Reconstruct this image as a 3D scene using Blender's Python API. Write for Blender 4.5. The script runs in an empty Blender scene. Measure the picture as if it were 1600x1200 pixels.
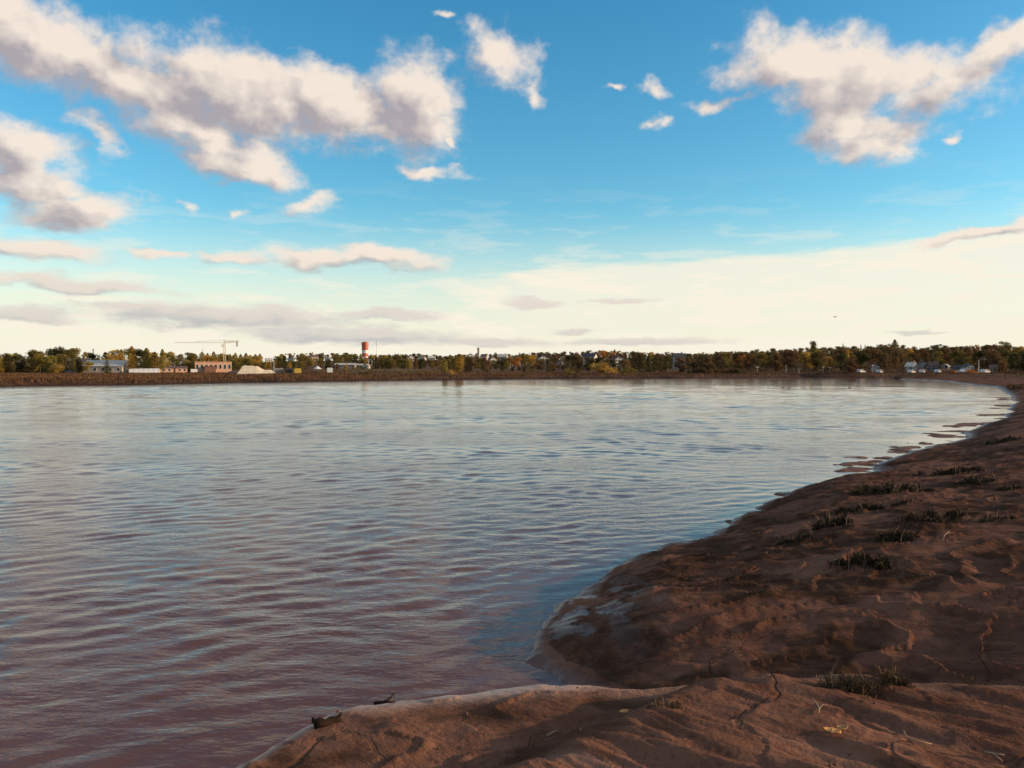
import bpy, bmesh, math, random
import numpy as np
from mathutils import Vector
R = math.radians
S = bpy.context.scene
COL = S.collection

# ------------------------------------------------------------------ camera
EYE = 3.6                     # eye height above the river, metres
FPX = 1256.0                  # focal length in photo pixels (1600 wide)
HOR = 575.0                   # horizon row in the photo
PITCH = math.atan((600 - HOR) / FPX)
cam = bpy.data.cameras.new('camera')
cam.sensor_width = 36.0
cam.lens = 36.0 * FPX / 1600.0
cam.clip_start = 0.05
cam.clip_end = 20000
camo = bpy.data.objects.new('camera', cam)
COL.objects.link(camo)
camo.location = (0, 0, EYE)
camo.rotation_euler = (math.pi / 2 - PITCH, 0, 0)
S.camera = camo

# ------------------------------------------------------------------ sun, exposure
SUN_AZ, SUN_EL = 93.0, 13.0   # clockwise from +Y; low sun on the right
sl = bpy.data.lights.new('sun', 'SUN')
sl.energy = 5.0
sl.angle = R(0.5)
sl.color = (1.0, 0.72, 0.44)
so = bpy.data.objects.new('sun', sl)
COL.objects.link(so)
sd = Vector((math.sin(R(SUN_AZ)) * math.cos(R(SUN_EL)), math.cos(R(SUN_AZ)) * math.cos(R(SUN_EL)), math.sin(R(SUN_EL))))
so.rotation_euler = sd.to_track_quat('Z', 'Y').to_euler()
so.location = sd * 50
S.view_settings.view_transform = 'Standard'
S.view_settings.look = 'None'
S.view_settings.gamma = 1.0
S.view_settings.use_curve_mapping = False
S.view_settings.exposure = 0.0

def pix_dir(px, py):
    u = (px - 800) / FPX
    v = (600 - py) / FPX
    f = (0, math.cos(PITCH), -math.sin(PITCH))
    up = (0, math.sin(PITCH), math.cos(PITCH))
    return Vector((u, f[1] + v * up[1], f[2] + v * up[2])).normalized()
def pix_azel(px, py):
    d = pix_dir(px, py)
    return math.degrees(math.atan2(d.x, d.y)), math.degrees(math.asin(d.z))

# ------------------------------------------------------------------ node helpers
class NT:
    def __init__(s, tree):
        s.t = tree
    def n(s, typ, ins=None, **kw):
        nd = s.t.nodes.new(typ)
        for k, v in kw.items():
            setattr(nd, k, v)
        for k, v in (ins or {}).items():
            sock = nd.inputs[k]
            if isinstance(v, bpy.types.NodeSocket):
                s.t.links.new(v, sock)
            else:
                sock.default_value = v
        return nd
    def m(s, op, a, b=0.0, c=0.0, clamp=False):
        return s.n('ShaderNodeMath', {0: a, 1: b, 2: c}, operation=op, use_clamp=clamp).outputs[0]
    def vm(s, op, a, b=(0, 0, 0)):
        nd = s.n('ShaderNodeVectorMath', {0: a, 1: b}, operation=op)
        return nd.outputs['Value'] if op in ('LENGTH', 'DOT_PRODUCT') else nd.outputs[0]
    def ss(s, x, lo, hi, a=0.0, b=1.0):
        return s.n('ShaderNodeMapRange', {0: x, 1: lo, 2: hi, 3: a, 4: b}, interpolation_type='SMOOTHSTEP').outputs[0]
    def lin(s, x, lo, hi, a=0.0, b=1.0):
        return s.n('ShaderNodeMapRange', {0: x, 1: lo, 2: hi, 3: a, 4: b}).outputs[0]
    def mix(s, f, a, b, blend='MIX'):
        nd = s.n('ShaderNodeMix', data_type='RGBA', blend_type=blend)
        for k, v in ((0, f), (6, a), (7, b)):
            if isinstance(v, bpy.types.NodeSocket):
                s.t.links.new(v, nd.inputs[k])
            else:
                nd.inputs[k].default_value = (tuple(v) + (1.0,))[:4] if k else v
        return nd.outputs[2]
    def noise(s, vec, scale, detail=3.0, rough=0.55, dist=0.0, out=0):
        return s.n('ShaderNodeTexNoise', {'Vector': vec, 'Scale': scale, 'Detail': detail, 'Roughness': rough, 'Distortion': dist}).outputs[out]
    def link(s, a, b):
        s.t.links.new(a, b)

# ------------------------------------------------------------------ world: sky with the clouds of the evening
BGS = 0.1
# clouds: photo pixel centre, half sizes, tilt (degrees clockwise in the picture), offset (higher = thinner)
CLOUDS = [
 (40, 55, 150, 75, 18, 0.0), (190, 125, 190, 66, 18, 0.0), (370, 140, 180, 66, 12, 0.0), (520, 165, 130, 55, 14, 0.0),
 (330, 205, 130, 45, 22, 0.0), (385, 262, 95, 32, 8, 0.1), (650, 165, 88, 82, 10, 0.05), (590, 205, 60, 28, 5, 0.1),
 (790, 92, 100, 52, 30, 0.22), (832, 152, 46, 34, 60, 0.28),
 (22, 235, 95, 62, 10, 0.0), (50, 285, 90, 40, 10, 0.0), (130, 328, 100, 36, -4, 0.0),
 (45, 388, 120, 22, 4, 0.1), (110, 443, 160, 16, 2, 0.1), (40, 490, 90, 16, 4, 0.12),
 (240, 398, 62, 9, 2, 0.15), (355, 402, 66, 12, 3, 0.1), (490, 403, 80, 16, 0, 0.05), (600, 404, 105, 14, 2, 0.0),
 (485, 318, 75, 24, -10, 0.25), (665, 270, 95, 18, 4, 0.25), (160, 212, 60, 40, 30, 0.3),
 (350, 494, 200, 22, 1, 0.0), (200, 479, 90, 9, 3, 0.15), (560, 525, 210, 17, 1, 0.05), (600, 493, 110, 9, 1, 0.1),
 (760, 535, 140, 9, 1, 0.15), (826, 472, 55, 9, 3, 0.1), (968, 470, 80, 6, 0, 0.2), (1000, 535, 150, 9, 0, 0.1),
 (895, 516, 45, 5, 0, 0.1), (1435, 517, 50, 4, 0, 0.1), (1525, 368, 100, 14, -7, 0.05), (1596, 352, 60, 20, -10, 0.05),
 (1330, 140, 130, 62, 10, 0.0), (1235, 98, 120, 52, 12, 0.0), (1370, 115, 180, 62, 10, 0.0), (1335, 190, 110, 58, 20, 0.05), (1480, 135, 120, 46, -22, 0.05),
 (1570, 75, 105, 34, -14, 0.05), (1370, 225, 70, 34, 10, 0.1), (1130, 160, 66, 24, 2, 0.2), (1028, 138, 50, 24, 5, 0.33),
 (950, 133, 32, 11, 0, 0.25), (1018, 196, 44, 19, -15, 0.33), (1491, 218, 22, 13, 0, 0.2), (697, 224, 20, 12, 0, 0.15),
 (700, 28, 40, 12, 0, 0.33), (372, 333, 20, 14, 0, 0.3), (296, 332, 26, 14, 0, 0.33), (1600, 190, 24, 10, -5, 0.3),
]
CLOUDS = [c[:5] + (c[5] + (0.1 if c[5] >= 0.2 and c[1] < 430 else -0.02 if c[1] > 430 else 0.0),) for c in CLOUDS]
world = bpy.data.worlds.new('World')
S.world = world
world.use_nodes = True
wt = world.node_tree
wt.nodes.clear()
W = NT(wt)

def N2(scale, vec, detail, rough=0.55, out=0):
    return W.n('ShaderNodeTexNoise', {'Vector': vec, 'Scale': scale, 'Detail': detail, 'Roughness': rough}, noise_dimensions='2D').outputs[out]
tc = W.n('ShaderNodeTexCoord')
vec = W.n('ShaderNodeVectorMath', {0: tc.outputs['Generated']}, operation='NORMALIZE').outputs[0]
sx = W.n('ShaderNodeSeparateXYZ', {0: vec})
az = W.m('MULTIPLY', W.m('ARCTAN2', sx.outputs[0], sx.outputs[1]), 180 / math.pi)
el = W.m('MULTIPLY', W.m('ARCSINE', W.m('MAXIMUM', sx.outputs[2], 0.0)), 180 / math.pi)
P = W.n('ShaderNodeCombineXYZ', {0: az, 1: el, 2: 0.0}).outputs[0]
sky = W.n('ShaderNodeTexSky', sky_type='NISHITA', sun_disc=False, sun_elevation=R(SUN_EL), sun_rotation=R(SUN_AZ),
          altitude=0.0, air_density=1.0, dust_density=0.6, ozone_density=2.0)
hsv = W.n('ShaderNodeHueSaturation', {'Hue': 0.497, 'Saturation': 1.36, 'Value': 1.5, 'Color': sky.outputs[0]})
skyc = W.mix(1.0, hsv.outputs[0], (1.16, 1.48, 1.40), 'MULTIPLY')
# cream veil of high cirrus low over the horizon, with a clear upper edge towards the right
azn = W.n('ShaderNodeCombineXYZ', {0: az, 1: W.m('MULTIPLY', el, 6.0), 2: 0.0}).outputs[0]
wob = W.m('MULTIPLY', W.m('SUBTRACT', N2(0.11, azn, 3.0), 0.5), 1.6)
elw = W.m('ADD', el, wob)
edge = W.lin(az, -14.0, 32.0, 6.4, 8.4)
veil_r = W.ss(W.m('SUBTRACT', elw, edge), 0.35, -0.6)
veil_r = W.m('MULTIPLY', veil_r, W.ss(az, -18.0, 4.0, 0.0, 1.0))
veil_s = W.ss(el, 11.5, 0.6, 0.0, 0.95)
st = W.ss(N2(0.16, azn, 4.0, 0.6), 0.48, 0.66, 0.0, 0.25)
st = W.m('MULTIPLY', st, W.ss(el, 14.0, 7.0))
veil = W.m('MAXIMUM', W.m('MULTIPLY', veil_r, 0.88), veil_s)
veil = W.m('ADD', veil, st, clamp=True)
CREAM = tuple(v / BGS for v in (0.95, 0.89, 0.745))
skyv = W.mix(veil, skyc, CREAM)
# cloud field in azimuth / elevation degrees; noise is squeezed towards the horizon as a level cloud deck is
def stretch(e, a):
    return W.n('ShaderNodeCombineXYZ', {0: a, 1: W.m('MULTIPLY', W.m('LOGARITHM', W.m('MULTIPLY_ADD', e, 1 / 9.0, 1.0), math.e), 36.0), 2: 0.0}).outputs[0]
amp = W.lin(el, 1.0, 18.0, 0.25, 1.0)
S0 = stretch(el, az)
warp = W.vm('ADD', W.vm('MULTIPLY', W.vm('SUBTRACT', N2(0.22, S0, 1.0, 0.5, 1), (0.5, 0.5, 0.5)), (5.0, 2.6, 0)),
            W.vm('MULTIPLY', W.vm('SUBTRACT', N2(0.75, S0, 2.0, 0.55, 1), (0.5, 0.5, 0.5)), (1.5, 1.0, 0)))
warp = W.n('ShaderNodeVectorMath', {0: warp, 'Scale': amp}, operation='SCALE').outputs[0]
dl_a = W.lin(el, 2, 18, 0.8, 1.6); dl_e = W.lin(el, 2, 18, 0.4, 1.2)
S1 = stretch(W.m('ADD', el, dl_e), W.m('ADD', az, dl_a))
DL = W.n('ShaderNodeCombineXYZ', {0: dl_a, 1: dl_e, 2: 0.0}).outputs[0]
Q0 = W.vm('ADD', W.vm('MULTIPLY', W.vm('ADD', P, warp), (1, 1, 0)), (0, 0, 1))
Q1 = W.vm('ADD', Q0, DL)
far = W.m('MAXIMUM', W.ss(W.m('ABSOLUTE', az), 36.0, 44.0), W.ss(el, 27.0, 33.0))
def generic(st_):
    # unseen cloud over the rest of the sky, thickened to warm the ambient light
    g_ = W.m('MULTIPLY', W.m('SUBTRACT', N2(0.075, st_, 2.0, 0.5), 0.45), 3.2)
    return W.m('SUBTRACT', g_, W.m('MULTIPLY', W.m('SUBTRACT', 1.0, far), 4.0))
gen0 = generic(S0); gen1 = generic(S1)
nn0 = W.m('ADD', W.m('MULTIPLY', W.m('SUBTRACT', N2(0.5, S0, 4.0, 0.5), 0.5), 0.55), W.m('MULTIPLY', W.m('SUBTRACT', N2(1.9, S0, 3.0, 0.6), 0.5), 0.24))
nn1 = W.m('MULTIPLY', W.m('SUBTRACT', N2(0.5, S1, 3.0, 0.5), 0.5), 0.55)
nb = N2(0.5, P, 2.0, 0.5)
GROW = 1.24
def ell(q, cx, cy, rx, ry, tilt, grow):
    a0, e0 = pix_azel(cx, cy)
    k = math.degrees(1 / FPX) * math.cos(R(a0)) ** 1.5 * grow
    c, sn = math.cos(R(tilt)), math.sin(R(tilt))
    a = (c / (rx * k), -sn / (rx * k)); b = (sn / (ry * k), c / (ry * k))
    u = W.vm('DOT_PRODUCT', q, (a[0], a[1], -a[0] * a0 - a[1] * e0))
    v = W.vm('DOT_PRODUCT', q, (b[0], b[1], -b[0] * a0 - b[1] * e0))
    return W.m('SQRT', W.m('MULTIPLY_ADD', u, u, W.m('MULTIPLY', v, v)))
def field(q, clouds, gen, nn, hole):
    f = None
    for (cx, cy, rx, ry, tilt, off) in clouds:
        v = W.m('SUBTRACT', 1.0 - off, ell(q, cx, cy, rx, ry, tilt, GROW))
        f = v if f is None else W.m('SMOOTH_MAX', f, v, 0.12)
    if hole:      # opening in the right-hand cloud
        h = W.m('MAXIMUM', W.m('SUBTRACT', 1.0, ell(q, 1395, 158, 70, 34, -15, 1.0)), 0.0)
        f = W.m('SUBTRACT', f, W.m('MULTIPLY', h, 0.4))
    f = gen if f is None else W.m('MAXIMUM', f, gen)
    return W.lin(W.m('ADD', f, nn), -0.02, 1.05)
SHD = tuple(v / BGS for v in (0.44, 0.385, 0.40))
SHL = tuple(v / BGS for v in (0.46, 0.47, 0.49))
LIT = tuple(v / BGS for v in (0.95, 0.82, 0.70))
def background(clouds, hole=False):
    d0 = field(Q0, clouds, gen0, nn0, hole)
    d1 = field(Q1, [c for c in clouds if c[2] * c[3] > 500], gen1, nn1, hole)
    alpha = W.ss(d0, 0.01, 0.6)
    lit = W.lin(W.m('SUBTRACT', d0, d1), -0.75, 0.8, 0.0, 1.0)
    lit = W.m('SUBTRACT', lit, W.m('MULTIPLY', W.ss(d1, 0.05, 0.95), W.ss(az, -5.0, 22.0, 0.36, 0.14)), clamp=True)
    lit = W.m('ADD', lit, W.m('MULTIPLY', W.m('SUBTRACT', nb, 0.5), 0.7), clamp=True)
    cc = W.mix(W.m('MULTIPLY', W.lin(lit, 0.0, 0.68), W.ss(el, 2.0, 9.0, 0.45, 1.0)), W.mix(W.ss(el, 9.0, 3.0), SHD, SHL), LIT)
    cc = W.mix(W.ss(el, 9.0, 1.0, 0.0, 0.18), cc, CREAM)
    out = W.mix(W.m('MULTIPLY', alpha, 0.95), skyv, cc)
    return W.n('ShaderNodeBackground', {0: out, 1: BGS}).outputs[0]
AZS, _ = pix_azel(900, 300)
def spans(c, lo, hi):
    a0, _ = pix_azel(c[0], c[1]); w_ = max(c[2], c[3]) * GROW / FPX * 57.3 * 1.5 + 5.0
    return a0 - w_ < hi and a0 + w_ > lo
bgl = background([c for c in CLOUDS if spans(c, -90, AZS)])
bgr = background([c for c in CLOUDS if spans(c, AZS, 90)], True)
bgo = background([])
front = W.n('ShaderNodeMixShader', {0: W.m('GREATER_THAN', az, AZS), 1: bgl, 2: bgr}).outputs[0]
rest = W.m('MAXIMUM', W.m('GREATER_THAN', W.m('ABSOLUTE', az), 48.0), W.m('GREATER_THAN', el, 38.0))
allsky = W.n('ShaderNodeMixShader', {0: rest, 1: front, 2: bgo}).outputs[0]
world.cycles.sampling_method = 'NONE'
wo = W.n('ShaderNodeOutputWorld', {0: allsky})

# ------------------------------------------------------------------ object helpers
def tag(o, label=None, cat=None, group=None, kind=None):
    for k, v in (('label', label), ('category', cat), ('group', group), ('kind', kind)):
        if v:
            o[k] = v
    return o
def empty(name, loc=(0, 0, 0), rz=0.0, scale=1.0):
    o = bpy.data.objects.new(name, None)
    o.empty_display_size = 0.2
    COL.objects.link(o)
    o.location = loc
    o.rotation_euler = (0, 0, rz)
    o.scale = (scale,) * 3 if not isinstance(scale, tuple) else scale
    return o
def add(name, mesh, mat=None, parent=None, loc=None):
    o = bpy.data.objects.new(name, mesh)
    COL.objects.link(o)
    if mat and not mesh.materials:
        mesh.materials.append(mat)
    if parent:
        o.parent = parent
    if loc is not None:
        o.location = loc
    return o
def np_mesh(name, verts, faces, smooth=False):
    me = bpy.data.meshes.new(name)
    verts = np.asarray(verts, np.float32); faces = np.asarray(faces, np.int32)
    k = faces.shape[1]
    me.vertices.add(len(verts)); me.vertices.foreach_set('co', verts.ravel())
    me.loops.add(faces.size); me.loops.foreach_set('vertex_index', faces.ravel())
    me.polygons.add(len(faces)); me.polygons.foreach_set('loop_start', np.arange(0, faces.size, k, dtype=np.int32))
    me.polygons.foreach_set('use_smooth', np.full(len(faces), smooth))
    me.update(calc_edges=True)
    return me
class MB:
    """collects simple shapes for one mesh"""
    def __init__(s):
        s.v = []; s.f = []
    def box(s, x0, x1, y0, y1, z0, z1):
        b = len(s.v)
        s.v += [(x, y, z) for z in (z0, z1) for y in (y0, y1) for x in (x0, x1)]
        s.f += [tuple(b + i for i in q) for q in ((0, 2, 3, 1), (4, 5, 7, 6), (0, 1, 5, 4), (2, 6, 7, 3), (0, 4, 6, 2), (1, 3, 7, 5))]
        return s
    def prism(s, poly, axis, a, b):
        """extrude a 2-d polygon along axis ('x' or 'y')"""
        n = len(poly); base = len(s.v)
        for t in (a, b):
            for (u, w) in poly:
                s.v.append((t, u, w) if axis == 'x' else (u, t, w))
        s.f.append(tuple(base + i for i in range(n)))
        s.f.append(tuple(base + n + i for i in reversed(range(n))))
        for i in range(n):
            j = (i + 1) % n
            s.f.append((base + i, base + n + i, base + n + j, base + j))
        return s
    def tube(s, pts, rads, n=6, cap=True):
        base = len(s.v)
        pts = [Vector(p) for p in pts]
        for i, p in enumerate(pts):
            t = (pts[min(i + 1, len(pts) - 1)] - pts[max(i - 1, 0)]).normalized()
            a = t.cross(Vector((0, 0, 1)))
            if a.length < 1e-3:
                a = t.cross(Vector((0, 1, 0)))
            a.normalize(); b = t.cross(a)
            for k in range(n):
                th = 2 * math.pi * k / n
                s.v.append(tuple(p + (a * math.cos(th) + b * math.sin(th)) * rads[i]))
        for i in range(len(pts) - 1):
            for k in range(n):
                k2 = (k + 1) % n
                s.f.append((base + i * n + k, base + i * n + k2, base + (i + 1) * n + k2, base + (i + 1) * n + k))
        if cap:
            s.f.append(tuple(base + k for k in reversed(range(n))))
            e = base + (len(pts) - 1) * n
            s.f.append(tuple(e + k for k in range(n)))
        return s
    def lathe(s, prof, n=24, x=0, y=0):
        base = len(s.v)
        for (r, z) in prof:
            for k in range(n):
                th = 2 * math.pi * k / n
                s.v.append((x + r * math.cos(th), y + r * math.sin(th), z))
        for i in range(len(prof) - 1):
            for k in range(n):
                k2 = (k + 1) % n
                s.f.append((base + i * n + k, base + i * n + k2, base + (i + 1) * n + k2, base + (i + 1) * n + k))
        s.f.append(tuple(base + k for k in reversed(range(n))))
        e = base + (len(prof) - 1) * n
        s.f.append(tuple(e + k for k in range(n)))
        return s
    def mesh(s, name, mat=None, smooth=False):
        me = bpy.data.meshes.new(name)
        me.from_pydata(s.v, [], s.f)
        if mat:
            me.materials.append(mat)
        if smooth:
            me.polygons.foreach_set('use_smooth', [True] * len(me.polygons))
        me.update()
        return me
    def obj(s, name, mat, parent=None, smooth=False):
        return add(name, s.mesh(name, mat, smooth), None, parent)

# ------------------------------------------------------------------ materials
def new_mat(name):
    m = bpy.data.materials.new(name)
    m.use_nodes = True
    m.node_tree.nodes.clear()
    N = NT(m.node_tree)
    b = N.n('ShaderNodeBsdfPrincipled')
    o = N.n('ShaderNodeOutputMaterial', {0: b.outputs[0]})
    return m, N, b
def plain(name, col, rough=0.7, var=0.18, scale=0.6, metal=0.0):
    m, N, b = new_mat(name)
    tc = N.n('ShaderNodeTexCoord')
    n = N.noise(tc.outputs['Object'], scale, 5.0, 0.6)
    f = N.lin(n, 0.3, 0.7, 1 - var, 1 + var)
    c = N.n('ShaderNodeVectorMath', {0: tuple(col), 'Scale': f}, operation='SCALE').outputs[0]
    N.link(c, b.inputs['Base Color'])
    b.inputs['Roughness'].default_value = rough
    b.inputs['Metallic'].default_value = metal
    bump = N.n('ShaderNodeBump', {'Strength': 0.25, 'Distance': 0.03, 'Height': N.noise(tc.outputs['Object'], scale * 8, 4.0)})
    N.link(bump.outputs[0], b.inputs['Normal'])
    return m

# mud
def mud_material():
    m, N, b = new_mat('river_mud')
    geo = N.n('ShaderNodeNewGeometry')
    pos = geo.outputs['Position']
    wet = N.n('ShaderNodeAttribute', attribute_name='wet').outputs['Fac']
    algae = N.n('ShaderNodeAttribute', attribute_name='film').outputs['Fac']
    rill = N.n('ShaderNodeMapping', {0: pos, 2: (0, 0, R(40)), 3: (1, 1, 1)}).outputs[0]
    rillv = N.vm('MULTIPLY', rill, (0.9, 4.0, 1.0))
    n1 = N.noise(pos, 0.5, 6.0, 0.6, 0.4)
    n2 = N.noise(pos, 3.1, 6.0, 0.65, 0.3)
    n3 = N.noise(rillv, 2.2, 5.0, 0.6, 0.2)
    c = N.mix(N.ss(n1, 0.35, 0.65), (0.115, 0.050, 0.031), (0.215, 0.100, 0.063))
    c = N.mix(N.ss(n2, 0.42, 0.72, 0, 0.7), c, (0.066, 0.026, 0.015))
    c = N.mix(N.ss(n3, 0.5, 0.75, 0, 0.45), c, (0.29, 0.135, 0.078))
    c = N.mix(N.m('MULTIPLY', algae, N.ss(n2, 0.35, 0.6, 0.55, 1.0)), c, (0.048, 0.024, 0.013))
    c = N.mix(N.ss(N.noise(pos, 38.0, 4.0, 0.7), 0.5, 0.72, 0, 0.55), c, (0.055, 0.024, 0.014))
    c = N.mix(N.ss(N.noise(pos, 17.0, 5.0, 0.7), 0.56, 0.75, 0, 0.5), c, (0.27, 0.13, 0.08))
    c = N.mix(N.m('MULTIPLY', wet, 0.45), c, (0.058, 0.021, 0.012))
    cr_ = N.n('ShaderNodeAttribute', attribute_name='sheen_paint').outputs['Fac']
    c = N.mix(N.m('MULTIPLY', cr_, N.ss(n2, 0.3, 0.6, 0.5, 1.0)), c, (0.46, 0.27, 0.19))  # wet rim sheen and bright crest streaks painted into the mud colour
    N.link(c, b.inputs['Base Color'])
    ro = N.m('MULTIPLY', N.lin(wet, 0, 1, 0.9, 0.34), N.lin(cr_, 0, 1, 1.0, 0.6))
    ro = N.m('ADD', ro, N.m('MULTIPLY', N.m('SUBTRACT', n2, 0.5), 0.25), clamp=True)
    N.link(ro, b.inputs['Roughness'])
    N.link(N.lin(wet, 0, 1, 0.02, 0.5), b.inputs['Specular IOR Level'])
    h = N.m('ADD', N.m('MULTIPLY', n2, 0.6), N.m('MULTIPLY', n3, 0.8))
    h = N.m('ADD', h, N.m('MULTIPLY', N.noise(pos, 22.0, 5.0, 0.7), 0.3))
    vor = N.n('ShaderNodeTexVoronoi', {'Vector': N.vm('ADD', pos, N.vm('MULTIPLY', N.noise(pos, 1.3, 3.0, 0.6, out=1), (0.9, 0.9, 0))), 'Scale': 1.1}, feature='DISTANCE_TO_EDGE')
    crack = N.ss(vor.outputs['Distance'], 0.0, 0.02, 0.0, 1.0)
    crack = N.m('MAXIMUM', crack, N.ss(N.noise(pos, 0.7, 2.0), 0.45, 0.55))
    h = N.m('ADD', h, N.m('MULTIPLY', crack, 0.5))
    h = N.m('ADD', h, N.m('MULTIPLY', N.noise(pos, 60.0, 4.0, 0.7), 0.10))
    h = N.m('ADD', h, N.m('MULTIPLY', algae, 0.25))
    bump = N.n('ShaderNodeBump', {'Strength': N.lin(wet, 0, 1, 1.0, 0.5), 'Distance': 0.04, 'Height': h})
    N.link(bump.outputs[0], b.inputs['Normal'])
    return m
def marsh_material():
    m, N, b = new_mat('marsh_ground')
    pos = N.n('ShaderNodeNewGeometry').outputs['Position']
    green = N.n('ShaderNodeAttribute', attribute_name='green').outputs['Fac']
    bank = N.n('ShaderNodeAttribute', attribute_name='wet').outputs['Fac']
    n1 = N.noise(N.vm('MULTIPLY', pos, (1, 0.25, 1)), 0.05, 5.0, 0.6)
    n2 = N.noise(pos, 0.6, 6.0, 0.65)
    c = N.mix(N.ss(n1, 0.38, 0.62), (0.115, 0.055, 0.030), (0.165, 0.085, 0.042))
    c = N.mix(N.m('MULTIPLY', green, N.ss(n1, 0.35, 0.6)), c, (0.125, 0.092, 0.032))
    c = N.mix(N.ss(n2, 0.45, 0.75, 0, 0.55), c, (0.06, 0.035, 0.02))
    c = N.mix(bank, c, (0.035, 0.021, 0.016))
    N.link(c, b.inputs['Base Color'])
    b.inputs['Roughness'].default_value = 0.95
    b.inputs['Specular IOR Level'].default_value = 0.1
    bump = N.n('ShaderNodeBump', {'Strength': 0.9, 'Distance': 0.5, 'Height': n2})
    N.link(bump.outputs[0], b.inputs['Normal'])
    return m
def water_material():
    m, N, b = new_mat('silty_water')
    pos = N.n('ShaderNodeNewGeometry').outputs['Position']
    n0 = N.noise(pos, 0.12, 3.0, 0.5)
    c = N.mix(n0, (0.115, 0.047, 0.027), (0.15, 0.062, 0.036))
    N.link(c, b.inputs['Base Color'])
    b.inputs['Roughness'].default_value = 0.07
    b.inputs['IOR'].default_value = 1.333
    b.inputs['Specular IOR Level'].default_value = 0.4
    calm = N.n('ShaderNodeAttribute', attribute_name='calm').outputs['Fac']
    v1 = N.n('ShaderNodeMapping', {0: pos, 2: (0, 0, R(14)), 3: (2.6, 5.2, 1)}).outputs[0]
    v2 = N.n('ShaderNodeMapping', {0: pos, 2: (0, 0, R(-28)), 3: (6.0, 13.0, 1)}).outputs[0]
    h = N.m('ADD', N.m('MULTIPLY', N.noise(v1, 1.0, 3.0, 0.55), 0.026), N.m('MULTIPLY', N.noise(v2, 1.0, 2.0, 0.5), 0.010))
    gust = N.ss(N.noise(N.vm('MULTIPLY', pos, (0.35, 1, 1)), 0.16, 4.0, 0.6), 0.35, 0.65, 0.45, 1.35)
    h = N.m('MULTIPLY', h, N.m('MULTIPLY', gust, N.lin(calm, 0, 1, 1.0, 0.35)))
    bump = N.n('ShaderNodeBump', {'Strength': 0.65, 'Distance': 1.0, 'Height': h})
    N.link(bump.outputs[0], b.inputs['Normal'])
    return m
M_MUD = mud_material()
M_MARSH = marsh_material()
M_WATER = water_material()

# ------------------------------------------------------------------ noise in numpy
_rs = np.random.RandomState(7)
_PERM = _rs.permutation(4096)
_ANG = _rs.rand(4096) * 2 * np.pi
def perlin(x, y, seed=0):
    xi = np.floor(x).astype(np.int64); yi = np.floor(y).astype(np.int64)
    xf = x - xi; yf = y - yi
    u = xf * xf * xf * (xf * (xf * 6 - 15) + 10); v = yf * yf * yf * (yf * (yf * 6 - 15) + 10)
    def g(ix, iy, dx, dy):
        a = _ANG[_PERM[(_PERM[(ix + seed * 131) & 4095] + iy) & 4095]]
        return np.cos(a) * dx + np.sin(a) * dy
    n00 = g(xi, yi, xf, yf); n10 = g(xi + 1, yi, xf - 1, yf)
    n01 = g(xi, yi + 1, xf, yf - 1); n11 = g(xi + 1, yi + 1, xf - 1, yf - 1)
    return ((n00 * (1 - u) + n10 * u) * (1 - v) + (n01 * (1 - u) + n11 * u) * v) * 1.5
def fbm(x, y, oct=4, seed=0, gain=0.5):
    a = 1.0; s = 0.0; t = 0.0
    for i in range(oct):
        s = s + a * perlin(x * 2 ** i, y * 2 ** i, seed + i); t += a; a *= gain
    return s / t
def sstep(x, a, b):
    t = np.clip((x - a) / (b - a), 0, 1)
    return t * t * (3 - 2 * t)

# ------------------------------------------------------------------ terrain
def at0(px, py, z=0.0):
    """point on the level z seen at a photo pixel"""
    d = pix_dir(px, py)
    t = (z - EYE) / d.z
    return (d.x * t, d.y * t)
SHORE_R = [at0(*p) for p in [(815, 1030), (822, 1008), (842, 978), (868, 952), (905, 936), (945, 906), (1000, 880), (1055, 858),
    (1110, 834), (1165, 806), (1215, 783), (1250, 769), (1310, 752), (1352, 748), (1378, 738), (1372, 729), (1400, 715), (1440, 698), (1478, 684),
    (1472, 676), (1500, 665), (1545, 654), (1552, 640), (1562, 628), (1560, 619), (1535, 608), (1518, 602), (1478, 597), (1440, 594.5), (1400, 593), (1376, 592)]]
SHORE_F = [(150, 285), (164, 316), (138, 302)] + [at0(*p) for p in [(1250, 590), (1060, 591), (800, 592), (690, 593), (600, 594.5), (400, 597.5), (200, 600.8), (100, 602), (0, 604)]]
SHORE_F += [(-135, 140), (-210, 110), (-420, 60), (-900, -60)]
SHORE_N = [(-900, -260), (-420, -150), (-80, -38), (-28, -14), (-8, -2.0), (-4.0, 2.0), (-2.6, 4.2), (-1.5, 5.6), (-0.2, 6.3), (1.0, 6.6), (1.9, 7.3), (1.2, 8.2), (0.6, 9.1)]
WPOLY = np.array(SHORE_R + SHORE_F + SHORE_N)
def land_dist(x, y):
    """signed distance to the river's edge, positive on land"""
    n = len(WPOLY)
    best = np.full(x.shape, 1e18); ins = np.zeros(x.shape, bool)
    for i in range(n):
        ax, ay = WPOLY[i]; bx, by = WPOLY[(i + 1) % n]
        dx, dy = bx - ax, by - ay
        t = np.clip(((x - ax) * dx + (y - ay) * dy) / (dx * dx + dy * dy), 0, 1)
        best = np.minimum(best, (x - ax - t * dx) ** 2 + (y - ay - t * dy) ** 2)
        c = ((ay > y) != (by > y)) & (x < dx * (y - ay) / (dy if abs(dy) > 1e-12 else 1e-12) + ax)
        ins ^= c
    d = np.sqrt(best)
    return np.where(ins, -d, d)
NEDGE_X = [-40, -8, -3.2, -2.2, -1.45, -1.25, -1.03, -0.8, -0.36, 0.15, 0.6, 1.2, 1.7, 2.5, 4.5, 9, 40]
NEDGE_Y = [-16, -2.8, 0.6, 2.2, 3.2, 3.5, 3.95, 4.26, 4.4, 4.46, 4.4, 4.46, 4.4, 4.3, 4.2, 4.3, 5.0]
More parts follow.
